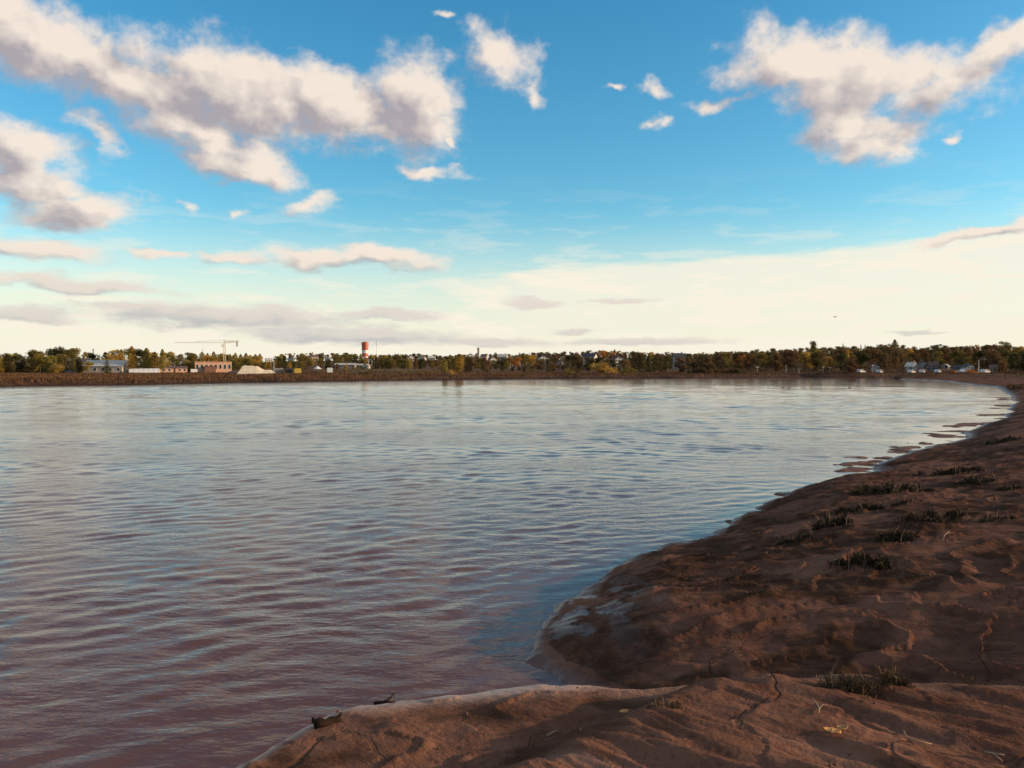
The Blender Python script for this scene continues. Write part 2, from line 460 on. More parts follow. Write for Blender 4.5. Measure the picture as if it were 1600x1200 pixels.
HX = [-400, 0, 300, 420, 600, 760, 860, 930, 1000, 1200, 1400, 1600, 2000]
HS = [400, 400, 420, 480, 480, 470, 440, 420, 400, 400, 400, 400, 400]
HE = [800, 800, 900, 1050, 1080, 1000, 860, 760, 720, 720, 720, 720, 720]
HH = [1.0, 1.0, 2.0, 10.0, 13.0, 12.5, 11.5, 10.0, 9.5, 10.5, 12.0, 11.5, 11.5]
def terrain(x, y, fine=True):
    r = np.sqrt(x * x + y * y)
    sc = np.clip(r / 60.0, 0.05, 3.0)
    wx = fbm(x / (sc * 9), y / (sc * 9), 3, 11) * sc * 2.2 if fine else 0
    wy = fbm(x / (sc * 9), y / (sc * 9), 3, 23) * sc * 2.2 if fine else 0
    if fine:
        wx = wx + 0.16 * fbm(x * 1.9, y * 1.9, 3, 13) + 0.05 * fbm(x * 7, y * 7, 2, 15); wy = wy + 0.16 * fbm(x * 1.9, y * 1.9, 3, 17)
    wfade = sstep(r, 3, 12)
    s = land_dist(x + wx * wfade, y + wy * wfade)
    far = sstep(r, 100, 190)
    under = np.maximum(s * 0.22, -1.2)
    zn = 0.05 * (1 - np.exp(-np.maximum(s, 0) / 0.15)) + 1.6 * (1 - np.exp(-np.maximum(s, 0) / 5.4))
    # right mud flat thins out with distance
    zn = zn * (1 - 0.6 * sstep(r, 22, 110))
    zf = 1.15 * (1 - np.exp(-np.maximum(s, 0) / 2.2))
    line = np.interp(x, [100, 122, 160, 250, 900], [275, 262, 250, 226, 100])
    step = sstep(y - line, -1.5, 2.5)
    mud_far = sstep(x, 70, 95) * (1 - step)
    zf = zf * (1 - 0.62 * mud_far)
    z = np.where(s < 0, under, zn * (1 - far) + zf * far)
    # gully floor rises to the right
    gfl = 0.6 * sstep(x, 1.8, 6.5) * (1 - sstep(y, 7.0, 12.0))
    z = np.maximum(z, np.where((x > 1.5) & (r < 40) & (y < 12.0), gfl - 0.6 * sstep(y, 8.0, 11.5) + 0.12 * fbm(x * 0.7, y * 0.7, 3, 5), -9))
    # broad swells and small scarps in the mud of the right bank
    if fine:
        amp = sstep(s, 0.05, 2.0) * (1 - far)
        z = z + amp * 0.12 * fbm(x * 0.33, y * 0.33, 2, 31)
        q = fbm(x * 0.42 + 3, y * 0.62, 4, 41, 0.36) * 3.4
        fl = np.floor(q); fr = q - fl
        z = z + amp * 0.05 * (sstep(fr, 0.72, 0.97) + fl * 0.10) * (1 - sstep(r, 25, 60))
        z = z + amp * 0.007 * fbm(x * 2.6, y * 2.6, 4, 51) * (1 - sstep(r, 30, 70))
        z = z + sstep(s, -0.3, 0.4) * (1 - far) * 0.035 * fbm(x * 1.7, y * 2.5, 4, 61) * (1 - sstep(r, 60, 130))
    if fine:
        w_ = np.exp(-(s / (0.4 + 0.035 * r)) ** 2) * sstep(r, 13, 22) * (1 - sstep(r, 110, 170))
        kf = sstep(r, 35, 60)
        n_ = fbm(x * 0.55 + 5, y * 0.95, 4, 63) * (1 - kf) + fbm(x * 0.16 + 5, y * 0.30, 4, 65) * kf
        z = np.where(s < 0, np.maximum(z, np.minimum(0.05, (n_ - 0.12) * 0.55 * w_ - 0.25 * (1 - w_))), z - 0.5 * w_ * np.maximum(0, -n_ - 0.02) * np.minimum(1, s * 3))
    # near bank the photographer stands on
    yb = np.interp(x, NEDGE_X, NEDGE_Y)
    if fine:
        yb = yb + 0.10 * fbm(x * 1.3, x * 0 + 2.0, 4, 71) * sstep(r, 1, 4)
    t = yb - y
    top = 1.95 + 0.02 * np.clip(x, -8, 8)
    # upper bench on the right, with rills running down to the right
    bench = sstep((x - 0.55) * 0.62 + (3.72 - y) * 0.78 + (0.12 * fbm(x * 2.0, y * 2.0, 3, 77) if fine else 0), -0.10, 0.22)
    bench = bench * sstep(4.12 - y + 0.04 * np.sin(x * 5), -0.12, 0.2)
    top = top + 0.13 * bench
    top = top - 0.07 * np.clip(x - 1.0, 0, 3) * bench
    N_ = top - 0.55 * np.log1p(np.exp(np.clip((-t + 0.06) * 7.5, -40, 40))) / 7.5 * 2.4
    if fine:
        c = (x * 0.65 + y * 0.76); a = (x * 0.76 - y * 0.65)
        cw = c + 0.10 * fbm(a * 0.9, c * 0.9, 3, 83)
        rg = 1 - np.abs(fbm(cw * 3.4, a * 0.55, 4, 91)) * 2.4
        N_ = N_ + bench * (0.055 * rg * (0.6 + 0.9 * fbm(x * 0.9, y * 0.9, 2, 93)) - 0.02) + bench * 0.04 * fbm(cw * 6.0, a * 1.1, 5, 95, 0.6)
        N_ = N_ + (1 - bench) * (0.035 * fbm(x * 1.4, y * 1.8, 5, 101) + 0.005 * fbm(x * 7, y * 7, 3, 107))
        q = fbm(x * 0.9 + 7, y * 1.4, 4, 111, 0.38) * 2.6
        fl = np.floor(q); fr = q - fl
        N_ = N_ + (1 - bench * 0.6) * 0.018 * (sstep(fr, 0.72, 0.96) + fl * 0.25) * sstep(t, 0.05, 0.5)
    near_m = (r < 60)
    k = 0.06
    zz = np.where(near_m, np.maximum(z, N_) + k * np.exp(-np.abs(z - N_) / k) * 0.35, z)
    z = np.where(near_m & (N_ > -3), zz, z)
    # far country: level marsh, then the wooded rise
    px = 800 + FPX * np.tan(np.clip(np.arctan2(x, y), -1.2, 1.2))
    hs = np.interp(px, HX, HS); he = np.interp(px, HX, HE); hh = np.interp(px, HX, HH)
    z = z + 0.55 * step * sstep(x, 95, 120) * sstep(s, 0.5, 3) * far
    z = z + hh * sstep(r, hs, he) * np.where(y > 0, 1, 0.3)
    # grassy mound below the tower
    z = z + 2.1 * np.exp(-(((x + 46) / 26) ** 2 + ((y - 315) / 28) ** 2)) * sstep(s, 5, 25)
    z = z + 0.9 * np.exp(-(((x + 78) / 20) ** 2 + ((y - 300) / 22) ** 2)) * sstep(s, 5, 25)
    if fine:
        z = z + far * sstep(s, 1, 8) * 0.22 * fbm(x * 0.06, y * 0.06, 4, 121)
    return z, s, bench, t
def gz(x, y):
    return float(terrain(np.array([x], float), np.array([y], float), True)[0][0])
def ground_hit(px, py, r0=140.0, r1=1400.0):
    d = pix_dir(px, py)
    h = math.hypot(d.x, d.y)
    rr = np.geomspace(r0, r1, 500)
    x = d.x / h * rr; y = d.y / h * rr
    z = terrain(x, y)[0]
    ray = EYE + d.z / h * rr
    i = np.argmax(z >= ray)
    if z[i] < ray[i]:
        i = int(np.argmin(ray - z))
        print('no hit', px, py, 'nearest r', rr[i])
    return float(x[i]), float(y[i]), float(z[i]), float(rr[i])

def polar_angles(dense, ncol, ncoarse):
    a = np.linspace(-R(dense), R(dense), ncol)
    b = np.linspace(R(dense), 2 * math.pi - R(dense), ncoarse + 2)[1:-1]
    return np.concatenate([a, b])
def polar_grid(ang, rad):
    A, RR = np.meshgrid(ang, rad)
    x = np.sin(A) * RR; y = np.cos(A) * RR
    n = len(ang); m = len(rad)
    i = np.arange(m - 1)[:, None] * n; j = np.arange(n)[None, :]; j2 = (j + 1) % n
    f = np.stack([i + j, i + j2, i + n + j2, i + n + j], -1).reshape(-1, 4)
    return x.ravel(), y.ravel(), f[:, ::-1]
def attr(me, name, vals):
    a = me.attributes.new(name, 'FLOAT', 'POINT')
    a.data.foreach_set('value', np.asarray(vals, np.float32))
def submesh(name, V, F, keep):
    F = F[keep]
    used = np.zeros(len(V), bool); used[F.ravel()] = True
    idx = np.cumsum(used) - 1
    return np_mesh(name, V[used], idx[F], True), used

ang = polar_angles(40, 600, 70)
rad = np.concatenate([[0.25, 0.6, 1.0, 1.3], np.geomspace(1.5, 34, 680), np.geomspace(34.5, 340, 230), np.geomspace(346, 9000, 90)])
gx, gy, gf = polar_grid(ang, rad)
gzv, gs, gb, gt = terrain(gx, gy)
V = np.stack([gx, gy, gzv], 1)
fz = gzv[gf].max(1)
cy_ = gy[gf].mean(1); cx_ = gx[gf].mean(1); cr = np.hypot(cx_, cy_)
dry = fz > -0.30
line_c = np.interp(cx_, [100, 122, 160, 250, 900], [275, 262, 250, 226, 100])
isfar = np.where(cx_ > 60, cy_ > line_c - 2, cr > 120) | (cr > 340)
me, used = submesh('mud_bank', V, gf, dry & ~isfar)
wet = np.maximum(1 - sstep(gs, 0.0, 0.22 + 0.010 * np.hypot(gx, gy)), 0)
pt = np.exp(-(((gx - 1.0) / 0.8) ** 2 + ((gy - 11.3) / 1.6) ** 2)) * sstep(fbm(gx * 2.4, gy * 1.7, 5, 19, 0.6), -0.1, 0.16)
slick = sstep(gx, 0.6, -0.1) * (1 - sstep(gt, 0.10, 0.5)) * (gy < 6.5) * (np.hypot(gx, gy) < 9)
wetv = np.clip(np.maximum(np.maximum(wet, pt * 1.3), slick * 0.9), 0, 1)
sheen_paint = np.maximum((0.35 + 0.65 * sstep(gx, 1.1, 0.2)) * (1 - sstep(gt + 0.07 * fbm(gx * 3, gy * 3, 4, 211), 0.26, 0.52)) * (gy < 6) * (gt > -0.6),  # mask of the painted sheen: near rim, then bench crest
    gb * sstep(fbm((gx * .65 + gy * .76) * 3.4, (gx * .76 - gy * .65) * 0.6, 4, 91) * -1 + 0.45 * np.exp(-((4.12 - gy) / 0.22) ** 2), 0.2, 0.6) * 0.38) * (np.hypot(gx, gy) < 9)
wetv = np.where((np.hypot(gx, gy) > 12.5) & (gs < 0.0), wetv * 0.3, wetv)
film = sstep(fbm(gx * 0.35, gy * 0.5, 5, 201) + 0.25 * fbm(gx * 2.1, gy * 2.6, 3, 203), -0.06, 0.10) * (gs > 0.3) * (1 - gb) * 0.9
attr(me, 'wet', wetv[used]); attr(me, 'film', film[used]); attr(me, 'sheen_paint', np.clip(sheen_paint, 0, 1)[used])
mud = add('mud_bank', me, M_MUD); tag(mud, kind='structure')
me, used = submesh('far_bank', V, gf, dry & isfar)
green = np.exp(-(((gx + 46) / 34) ** 2 + ((gy - 305) / 30) ** 2)) * 1.2
attr(me, 'green', np.clip(green, 0, 1)[used]); attr(me, 'wet', (1 - sstep(gs, 0.3, 2.2))[used])
farb = add('far_bank', me, M_MARSH); tag(farb, kind='structure')

# ------------------------------------------------------------------ river
wang = polar_angles(42, 330, 60)
wrad = np.concatenate([np.geomspace(2.2, 165, 1000), np.geomspace(166.5, 340, 80)])
x, y, f = polar_grid(wang, wrad)
r = np.hypot(x, y)
s = land_dist(x, y)
dr = np.maximum(r * 0.0043, np.where(r > 165, r * 0.009, 0))
z = np.zeros_like(x); 
rw = np.random.RandomState(3)
shelter = 0.4 + 0.6 * sstep(-s, 0.0, 2.2)
calm_far = sstep(r, 95, 165) * sstep(np.arctan2(x, y), R(-22), R(-2))
lull = np.clip(0.78 + 1.25 * fbm(x * 0.05, y * 0.11, 4, 301), 0.25, 1.45)
xw = x + 0.7 * fbm(x * 0.22, y * 0.22, 2, 311); yw = y + 0.35 * fbm(x * 0.35, y * 0.35, 3, 317)
for lam in np.geomspace(0.28, 7.0, 22):
    for k in range(3):
        th = R(rw.normal(8 if lam < 0.6 else -4, 34)); ph = rw.rand() * 6.28
        kk = 2 * np.pi / lam
        ok = sstep(lam / dr, 3.5, 5.5)
        want = np.exp(-((np.log(lam / np.maximum(0.62, dr * 6))) / 0.65) ** 2)
        slope = 0.05 * want * ok
        phs = kk * (xw * math.sin(th) + yw * math.cos(th)) + ph
        env = 0.45 + 1.3 * fbm(x / (lam * 2.6), y / (lam * 2.2), 2, 331 + int(lam * 10) + k)
        z += slope / kk * env * np.sin(phs)
z *= shelter * lull * (1 - 0.55 * calm_far) * (0.5 + 0.5 * sstep(r, 6, 20)) * (1 - 0.3 * sstep(r, 22, 60))
z = z + 0.15 * z * np.abs(z) * 10
me = np_mesh('river', np.stack([x, y, z], 1), f, True)
attr(me, 'calm', np.clip(np.maximum(calm_far, 1 - sstep(-s, 0.0, 2.5)), 0, 1))
riv = add('river', me, M_WATER); tag(riv, kind='structure')

# ------------------------------------------------------------------ marsh grass on the far bank (nobody could count it)
def grass_material(name, c0, c1):
    m, N, b = new_mat(name)
    pos = N.n('ShaderNodeNewGeometry').outputs['Position']
    n1 = N.noise(N.vm('MULTIPLY', pos, (1, 0.3, 1)), 0.07, 4.0, 0.6)
    n2 = N.noise(pos, 1.7, 3.0, 0.6)
    c = N.mix(N.ss(n1, 0.38, 0.62), c0, c1)
    c = N.mix(N.ss(n2, 0.4, 0.7, 0, 0.5), c, tuple(v * 0.5 for v in c0))
    N.link(c, b.inputs['Base Color'])
    b.inputs['Roughness'].default_value = 0.9
    b.inputs['Specular IOR Level'].default_value = 0.1
    return m
def marsh_grass():
    rg = np.random.RandomState(12)
    n = 300000
    a = rg.uniform(R(-37), R(37), n); r = 140 * (440 / 140) ** rg.rand(n)
    x = np.sin(a) * r; y = np.cos(a) * r
    z, s, _, _ = terrain(x, y)
    line = np.interp(x, [100, 122, 160, 250, 900], [275, 262, 250, 226, 100])
    patch = fbm(x * 0.05, y * 0.02, 3, 401) + 0.35 * rg.randn(n)
    ok = (s > 0.5) & (z > 0.3) & (z < 2.6) & ((x < 85) | (y > line - 0.5)) & ((s < 14) | (patch > -0.05)) & (r > 120)
    x, y, z, s = x[ok], y[ok], z[ok], s[ok]; n = len(x)
    h = rg.uniform(0.2, 0.55, n) * (1 + 0.5 * fbm(x * 0.08, y * 0.08, 3, 411)); w = rg.uniform(0.06, 0.16, n)
    t = rg.uniform(0, math.pi, n); dx = np.cos(t) * w; dy = np.sin(t) * w
    lx = rg.normal(0, 0.18, n); ly = rg.normal(0, 0.18, n)
    v = np.stack([np.stack([x - dx, y - dy, z - 0.08], 1), np.stack([x + dx, y + dy, z - 0.08], 1), np.stack([x + lx + dx * 0.5, y + ly + dy * .5, z + h], 1), np.stack([x + lx - dx * 0.6, y + ly - dy * .6, z + h * 0.85], 1)], 1).reshape(-1, 3)
    f = np.arange(4 * n).reshape(-1, 4)
    o = add('marsh_grass', np_mesh('marsh_grass', v, f), grass_material('dry_marsh_grass', (0.10, 0.050, 0.027), (0.15, 0.082, 0.042)))
    tag(o, 'rust brown marsh grass covering the far bank of the river', 'grass', kind='stuff')
marsh_grass()

# ------------------------------------------------------------------ trees
def leaf_material():
    m, N, b = new_mat('foliage')
    oi = N.n('ShaderNodeObjectInfo')
    tc = N.n('ShaderNodeTexCoord')
    n1 = N.noise(tc.outputs['Object'], 0.55, 3.0, 0.55)
    n2 = N.noise(tc.outputs['Object'], 3.5, 2.0, 0.6)
    f = N.m('MULTIPLY', N.lin(n1, 0.3, 0.7, 0.65, 1.35), N.lin(n2, 0.3, 0.7, 0.75, 1.25))
    c = N.n('ShaderNodeVectorMath', {0: oi.outputs['Color'], 'Scale': f}, operation='SCALE').outputs[0]
    N.link(c, b.inputs['Base Color'])
    b.inputs['Roughness'].default_value = 0.8
    b.inputs['Specular IOR Level'].default_value = 0.15
    tr = N.n('ShaderNodeBsdfTranslucent', {0: c})
    mx = N.n('ShaderNodeMixShader', {0: 0.38, 1: b.outputs[0], 2: tr.outputs[0]})
    N.link(mx.outputs[0], [n for n in m.node_tree.nodes if n.type == 'OUTPUT_MATERIAL'][0].inputs[0])
    return m
M_LEAF = leaf_material()
M_BARK = plain('bark', (0.10, 0.075, 0.055), 0.95, 0.3, 1.5)
def leaf_quads(name, c, size, rg, up=None):
    n = len(c)
    d = rg.randn(n, 3)
    if up is not None:
        d = d * 0.7 + up
    d /= np.linalg.norm(d, axis=1, keepdims=True)
    e = rg.randn(n, 3); e -= (e * d).sum(1, keepdims=True) * d
    e /= np.linalg.norm(e, axis=1, keepdims=True)
    g = np.cross(d, e)
    s = size[:, None]
    v = np.stack([c - e * s, c - g * s * 0.55, c + e * s, c + g * s * 0.55], 1).reshape(-1, 3)
    me = np_mesh(name, v, np.arange(4 * n).reshape(-1, 4))
    me.materials.append(M_LEAF)
    return me
def trunk_mesh(name, h, r0, limbs, rng):
    m = MB()
    pts = [(0, 0, -0.5)]; x = y = 0.0
    for i in range(1, 5):
        x += rng.uniform(-.15, .15); y += rng.uniform(-.15, .15); pts.append((x, y, h * i / 4))
    m.tube(pts, [r0 * (1.25 - i * 0.25) for i in range(5)], 6)
    for k in range(limbs):
        t = rng.uniform(0.35, 0.9); i = int(t * 4); b = Vector(pts[i]).lerp(Vector(pts[min(i + 1, 4)]), t * 4 - i)
        a = rng.uniform(0, 6.28); L = h * rng.uniform(0.28, 0.45)
        d = Vector((math.cos(a), math.sin(a), rng.uniform(0.5, 1.1))).normalized()
        m.tube([b, b + d * L * 0.5 + Vector((0, 0, L * .05)), b + d * L + Vector((0, 0, L * .15))], [r0 * .4, r0 * .28, r0 * .1], 5)
    return m.mesh(name, M_BARK, True)
def broadleaf(seed, wid=1.0, low=0.28):
    """10 m tree"""
    rng = random.Random(seed); rg = np.random.RandomState(seed)
    cs = []; ss = []
    nl = rng.randint(11, 16)
    for k in range(nl):
        a = rng.uniform(0, 6.28); zz = rng.uniform(low + 0.1, 0.86)
        rad = 3.1 * wid * math.sqrt(max(0.05, 1 - ((zz - 0.5) / 0.5) ** 2)) * rng.uniform(0.25, 0.85)
        c0 = np.array([math.cos(a) * rad, math.sin(a) * rad, zz * 10])
        lr = rng.uniform(1.0, 1.75) * (0.8 + 0.2 * wid)
        n = int(150 * lr)
        u = rg.randn(n, 3); u /= np.linalg.norm(u, axis=1, keepdims=True)
        cs.append(c0 + u * lr * rg.uniform(0.55, 1.08, (n, 1)) * np.array([1, 1, 0.8]))
        ss.append(rg.uniform(0.16, 0.36, n))
    n = 160
    cs.append(rg.uniform(-1, 1, (n, 3)) * np.array([2.2 * wid, 2.2 * wid, 2.6]) + np.array([0, 0, 6.0])); ss.append(rg.uniform(.2, .4, n))
    c = np.concatenate(cs); s = np.concatenate(ss)
    keep = c[:, 2] > low * 8
    c = c[keep]; s = s[keep]
    c[:, 2] *= 10.0 / c[:, 2].max()
    return trunk_mesh('trunk', 7.5, 0.22, 7, rng), leaf_quads('crown', c, s, rg)
def birch(seed, wid=1.0):
    rng = random.Random(seed); rg = np.random.RandomState(seed)
    n = 1500
    t = rg.beta(1.3, 1.2, n)
    z = 1.2 + 8.8 * t
    prof = (np.sin(np.pi * np.clip(t, 0, 1) ** 0.7) ** 0.7) * 1.55 * wid + 0.15
    a = rg.uniform(0, 6.28, n)
    lump = 0.75 + 0.35 * np.sin(a * 2 + z * 1.3 + seed) * np.sin(z * 2.1 + seed)
    rr = prof * lump * rg.uniform(0.35, 1.1, n) ** 0.6
    c = np.stack([np.cos(a) * rr, np.sin(a) * rr, z], 1)
    return trunk_mesh('trunk', 8.2, 0.15, 5, rng), leaf_quads('crown', c, rg.uniform(0.14, 0.30, n), rg)
def spruce(seed, wid=1.0):
    rng = random.Random(seed); rg = np.random.RandomState(seed)
    cs = []; ss = []; up = []
    z = 0.7
    while z < 9.7:
        R0 = 1.9 * wid * (1 - z / 10.2) ** 0.85 + 0.08
        nb = max(5, int(11 * (1 - z / 11)))
        for k in range(nb):
            a = rng.uniform(0, 6.28); L = R0 * rng.uniform(0.7, 1.15)
            n = max(3, int(L * 9))
            t = rg.uniform(0.1, 1, n)
            x = np.cos(a) * L * t + rg.normal(0, .09, n); y = np.sin(a) * L * t + rg.normal(0, .09, n)
            cs.append(np.stack([x, y, z - 0.35 * L * t + rg.normal(0, .06, n)], 1)); ss.append(rg.uniform(.13, .27, n))
        z += rng.uniform(0.32, 0.5)
    cs.append(np.array([[0, 0, 9.75], [0, 0, 9.9], [0, 0, 10.0]])); ss.append(np.array([.12, .1, .08]))
    c = np.concatenate(cs)
    m = MB().tube([(0, 0, -.5), (0, 0, 4), (0, 0, 9.8)], [.2, .13, .03], 6)
    return m.mesh('trunk', M_BARK, True), leaf_quads('crown', c, np.concatenate(ss), rg, np.array([0, 0, 1.0]))
def shrub(seed, wid=1.0):
    """3 m shrub"""
    rng = random.Random(seed); rg = np.random.RandomState(seed)
    cs = []; ss = []
    for k in range(9):
        a = rng.uniform(0, 6.28); rad = rng.uniform(0, 1.4) * wid
        c0 = np.array([math.cos(a) * rad, math.sin(a) * rad, rng.uniform(0.7, 2.1) * (1 - 0.18 * rad)])
        n = 150; u = rg.randn(n, 3); u /= np.linalg.norm(u, axis=1, keepdims=True)
        cs.append(c0 + u * rng.uniform(0.6, 0.95) * rg.uniform(.5, 1.1, (n, 1))); ss.append(rg.uniform(.09, .2, n))
    c = np.concatenate(cs); s = np.concatenate(ss); k = c[:, 2] > 0.02; c = c[k]; s = s[k]
    c[:, 2] *= 3.0 / c[:, 2].max()
    m = MB()
    for k in range(5):
        a = rng.uniform(0, 6.28)
        m.tube([(0.1 * math.cos(a), .1 * math.sin(a), -.3), (math.cos(a) * .5, math.sin(a) * .5, 1.0), (math.cos(a) * .9, math.sin(a) * .9, 1.9)], [.05, .04, .015], 5)
    return m.mesh('stems', M_BARK, True), leaf_quads('crown', c, s, rg)
PROTO = {
    'broadleaf_tree': [broadleaf(1, 1.15, 0.10), broadleaf(2, 1.3, 0.05), broadleaf(3, 1.0, 0.08), broadleaf(4, 1.4, 0.05), broadleaf(5, 1.15, 0.02)],
    'birch_tree': [birch(11), birch(12, 1.25), birch(13, 0.9)],
    'spruce_tree': [spruce(21), spruce(22, 0.8), spruce(23, 1.2)],
    'shrub': [shrub(31), shrub(32, 1.3), shrub(33, 1.6)],
}
HT = {'broadleaf_tree': 10, 'birch_tree': 10, 'spruce_tree': 10, 'shrub': 3}
FOL = {'dark green': (0.062, 0.054, 0.018), 'olive green': (0.13, 0.098, 0.026), 'golden': (0.30, 0.185, 0.040), 'yellow green': (0.22, 0.165, 0.036),
       'orange': (0.34, 0.135, 0.032), 'rust brown': (0.135, 0.078, 0.034), 'dark brown': (0.105, 0.058, 0.026)}
FOL = {k_: tuple(min(.5, v_ * 1.6) for v_ in c_) for k_, c_ in FOL.items()}
rt = random.Random(5)
TREES = []
def tree(kind, colour, x, y, z, height, label, group=None, wide=1.0, variant=None):
    k = rt.randrange(len(PROTO[kind])) if variant is None else variant
    tm, cm = PROTO[kind][k]
    s = height / HT[kind]
    sw = s * wide * rt.uniform(0.9, 1.12)
    root = empty(kind, (x, y, z), rt.uniform(0, 6.28), (sw, sw, s))
    add('trunk' if kind != 'shrub' else 'stems', tm, None, root)
    cr = add('crown', cm, None, root)
    c = FOL[colour]; v = rt.uniform(0.82, 1.18)
    cr.color = (c[0] * v * rt.uniform(.93, 1.07), c[1] * v, c[2] * v * rt.uniform(.9, 1.1), 1)
    tag(root, label, 'shrub' if kind == 'shrub' else 'tree', group)
    TREES.append(root)
    return root

# ------------------------------------------------------------------ buildings and other built things of the far side
M_WHITE = plain('white_siding', (0.60, 0.54, 0.46), 0.75, 0.10)
M_CREAM = plain('cream_siding', (0.58, 0.46, 0.34), 0.75, 0.10)
M_GREYW = plain('grey_siding', (0.25, 0.215, 0.195), 0.75, 0.12)
M_DARKW = plain('dark_cladding', (0.055, 0.048, 0.045), 0.8, 0.2)
M_BROWNW = plain('red_brown_cladding', (0.22, 0.10, 0.07), 0.8, 0.15)
M_SALMON = plain('salmon_panel', (0.60, 0.34, 0.22), 0.75, 0.12)
M_ROOFG = plain('grey_metal_roof', (0.50, 0.46, 0.40), 0.9, 0.10)
M_ROOFD = plain('dark_shingle', (0.06, 0.055, 0.055), 0.85, 0.2)
M_ROOFB = plain('brown_shingle', (0.13, 0.075, 0.055), 0.85, 0.2)
M_GLASS = plain('window_glass', (0.025, 0.03, 0.035), 0.08, 0.1)
M_TRIM = plain('white_trim', (0.72, 0.70, 0.66), 0.6, 0.05)
M_STEEL = plain('galvanised_steel', (0.40, 0.39, 0.37), 0.45, 0.1, metal=0.3)
M_CRANE = plain('pale_crane_paint', (0.62, 0.52, 0.38), 0.5, 0.08)
M_CONC = plain('concrete', (0.36, 0.34, 0.31), 0.9, 0.15)
M_RED = plain('tower_red', (0.48, 0.10, 0.045), 0.5, 0.08)
M_TWHITE = plain('tower_white', (0.78, 0.72, 0.64), 0.5, 0.05)
M_POLE = plain('weathered_pole', (0.30, 0.25, 0.20), 0.9, 0.2)
M_SAND = plain('pale_sand', (0.66, 0.56, 0.42), 0.95, 0.15, 0.8)
M_YELLOW = plain('yellow_paint', (0.62, 0.42, 0.06), 0.5, 0.1)
M_RUBBER = plain('rubber', (0.02, 0.02, 0.02), 0.9, 0.1)
M_TIMBER = plain('raw_timber', (0.40, 0.24, 0.13), 0.85, 0.2)
KEEP = []        # picture boxes of built things that trees in front leave open: x0, x1, top, r
def keep(px, wpx, top, r):
    KEEP.append((px - wpx / 2, px + wpx / 2, top, r))
def place(px, py, rz=0.0, name='thing', face=True):
    x, y, z, r = ground_hit(px, py)
    return empty(name, (x, y, z), (-math.atan2(x, y) if face else 0) + rz), r
def window(root, x, y, z, w, h, axis='y', sign=-1, deep=True):
    """pane with its frame, standing 3 cm proud of the wall"""
    m = MB()
    if axis == 'y':
        m.box(x - w / 2, x + w / 2, min(y, y + sign * .03), max(y, y + sign * .03), z, z + h)
    else:
        m.box(min(x, x + sign * .03), max(x, x + sign * .03), y - w / 2, y + w / 2, z, z + h)
    p = m.obj('window', M_GLASS, root)
    if deep:
        t = 0.09; m = MB()
        if axis == 'y':
            a, b = min(y, y + sign * .07), max(y, y + sign * .07)
            m.box(x - w / 2 - t, x - w / 2, a, b, z - t, z + h + t).box(x + w / 2, x + w / 2 + t, a, b, z - t, z + h + t)
            m.box(x - w / 2, x + w / 2, a, b, z - t, z).box(x - w / 2, x + w / 2, a, b, z + h, z + h + t)
        else:
            a, b = min(x, x + sign * .07), max(x, x + sign * .07)
            m.box(a, b, y - w / 2 - t, y - w / 2, z - t, z + h + t).box(a, b, y + w / 2, y + w / 2 + t, z - t, z + h + t)
            m.box(a, b, y - w / 2, y + w / 2, z - t, z).box(a, b, y - w / 2, y + w / 2, z + h, z + h + t)
        m.obj('frame', M_TRIM, p)
    return p
def gable(root, w, d, hw, hr, mw, mr, ridge='x', wins=(3, 1), door=True, chimney=False, over=0.35, base=-0.8, big_door=False):
    """gabled building: front is local -y"""
    hx, hy = w / 2, d / 2
    m = MB()
    if ridge == 'x':
        m.prism([(-hy, base), (hy, base), (hy, hw), (0, hw + hr - 0.06), (-hy, hw)], 'x', -hx, hx)
    else:
        m.prism([(-hx, base), (hx, base), (hx, hw), (0, hw + hr - 0.06), (-hx, hw)], 'y', -hy, hy)
    m.obj('wall', mw, root)
    m = MB(); th = 0.16
    hs = hy if ridge == 'x' else hx
    k = hr / hs
    for sgn in (-1, 1):
        e = sgn * (hs + over)
        poly = [(e, hw - over * k), (0, hw + hr), (0, hw + hr + th), (e, hw - over * k + th)]
        if ridge == 'x':
            m.prism(poly, 'x', -hx - over, hx + over)
        else:
            m.prism(poly, 'y', -hy - over, hy + over)
    rf = m.obj('roof', mr, root)
    if chimney:
        cx = hx * 0.45 if ridge == 'x' else 0.2
        MB().box(cx - .35, cx + .35, 0.4, 1.1, hw + hr * 0.4, hw + hr + 0.9).obj('chimney', M_BROWNW, rf)
    n, st = wins
    for f in range(st):
        zz = hw * (f + 0.38) / st - 0.1
        for i in range(n):
            xx = -hx + w * (i + 0.5) / n
            if door and f == 0 and i == n // 2:
                dr_ = MB().box(xx - .5, xx + .5, -hy - .05, -hy, 0.05, 2.1).obj('door', M_DARKW, root)
                MB().box(xx + .32, xx + .40, -hy - .11, -hy - .05, 1.0, 1.1).obj('handle', M_STEEL, dr_)
            else:
                window(root, xx, -hy, zz, min(1.2, w / n * 0.45), min(1.3, hw / st * 0.48))
        for sgn in (-1, 1):
            for yy in (-d * .22, d * .22):
                window(root, sgn * hx, yy, zz, 1.0, min(1.3, hw / st * 0.48), 'x', sgn)
    if ridge == 'y' and n > 0:
        window(root, 0, -hy, hw + hr * 0.15, 0.9, min(1.0, hr * .4))
    if big_door:
        g = MB().box(-w * .22, w * .22, -hy - .06, -hy, 0, hw * 0.8).obj('barn_door', M_ROOFD, root)
        MB().box(-.06, .06, -hy - .10, -hy - .06, 0.02, hw * .78).obj('rail', M_STEEL, g)
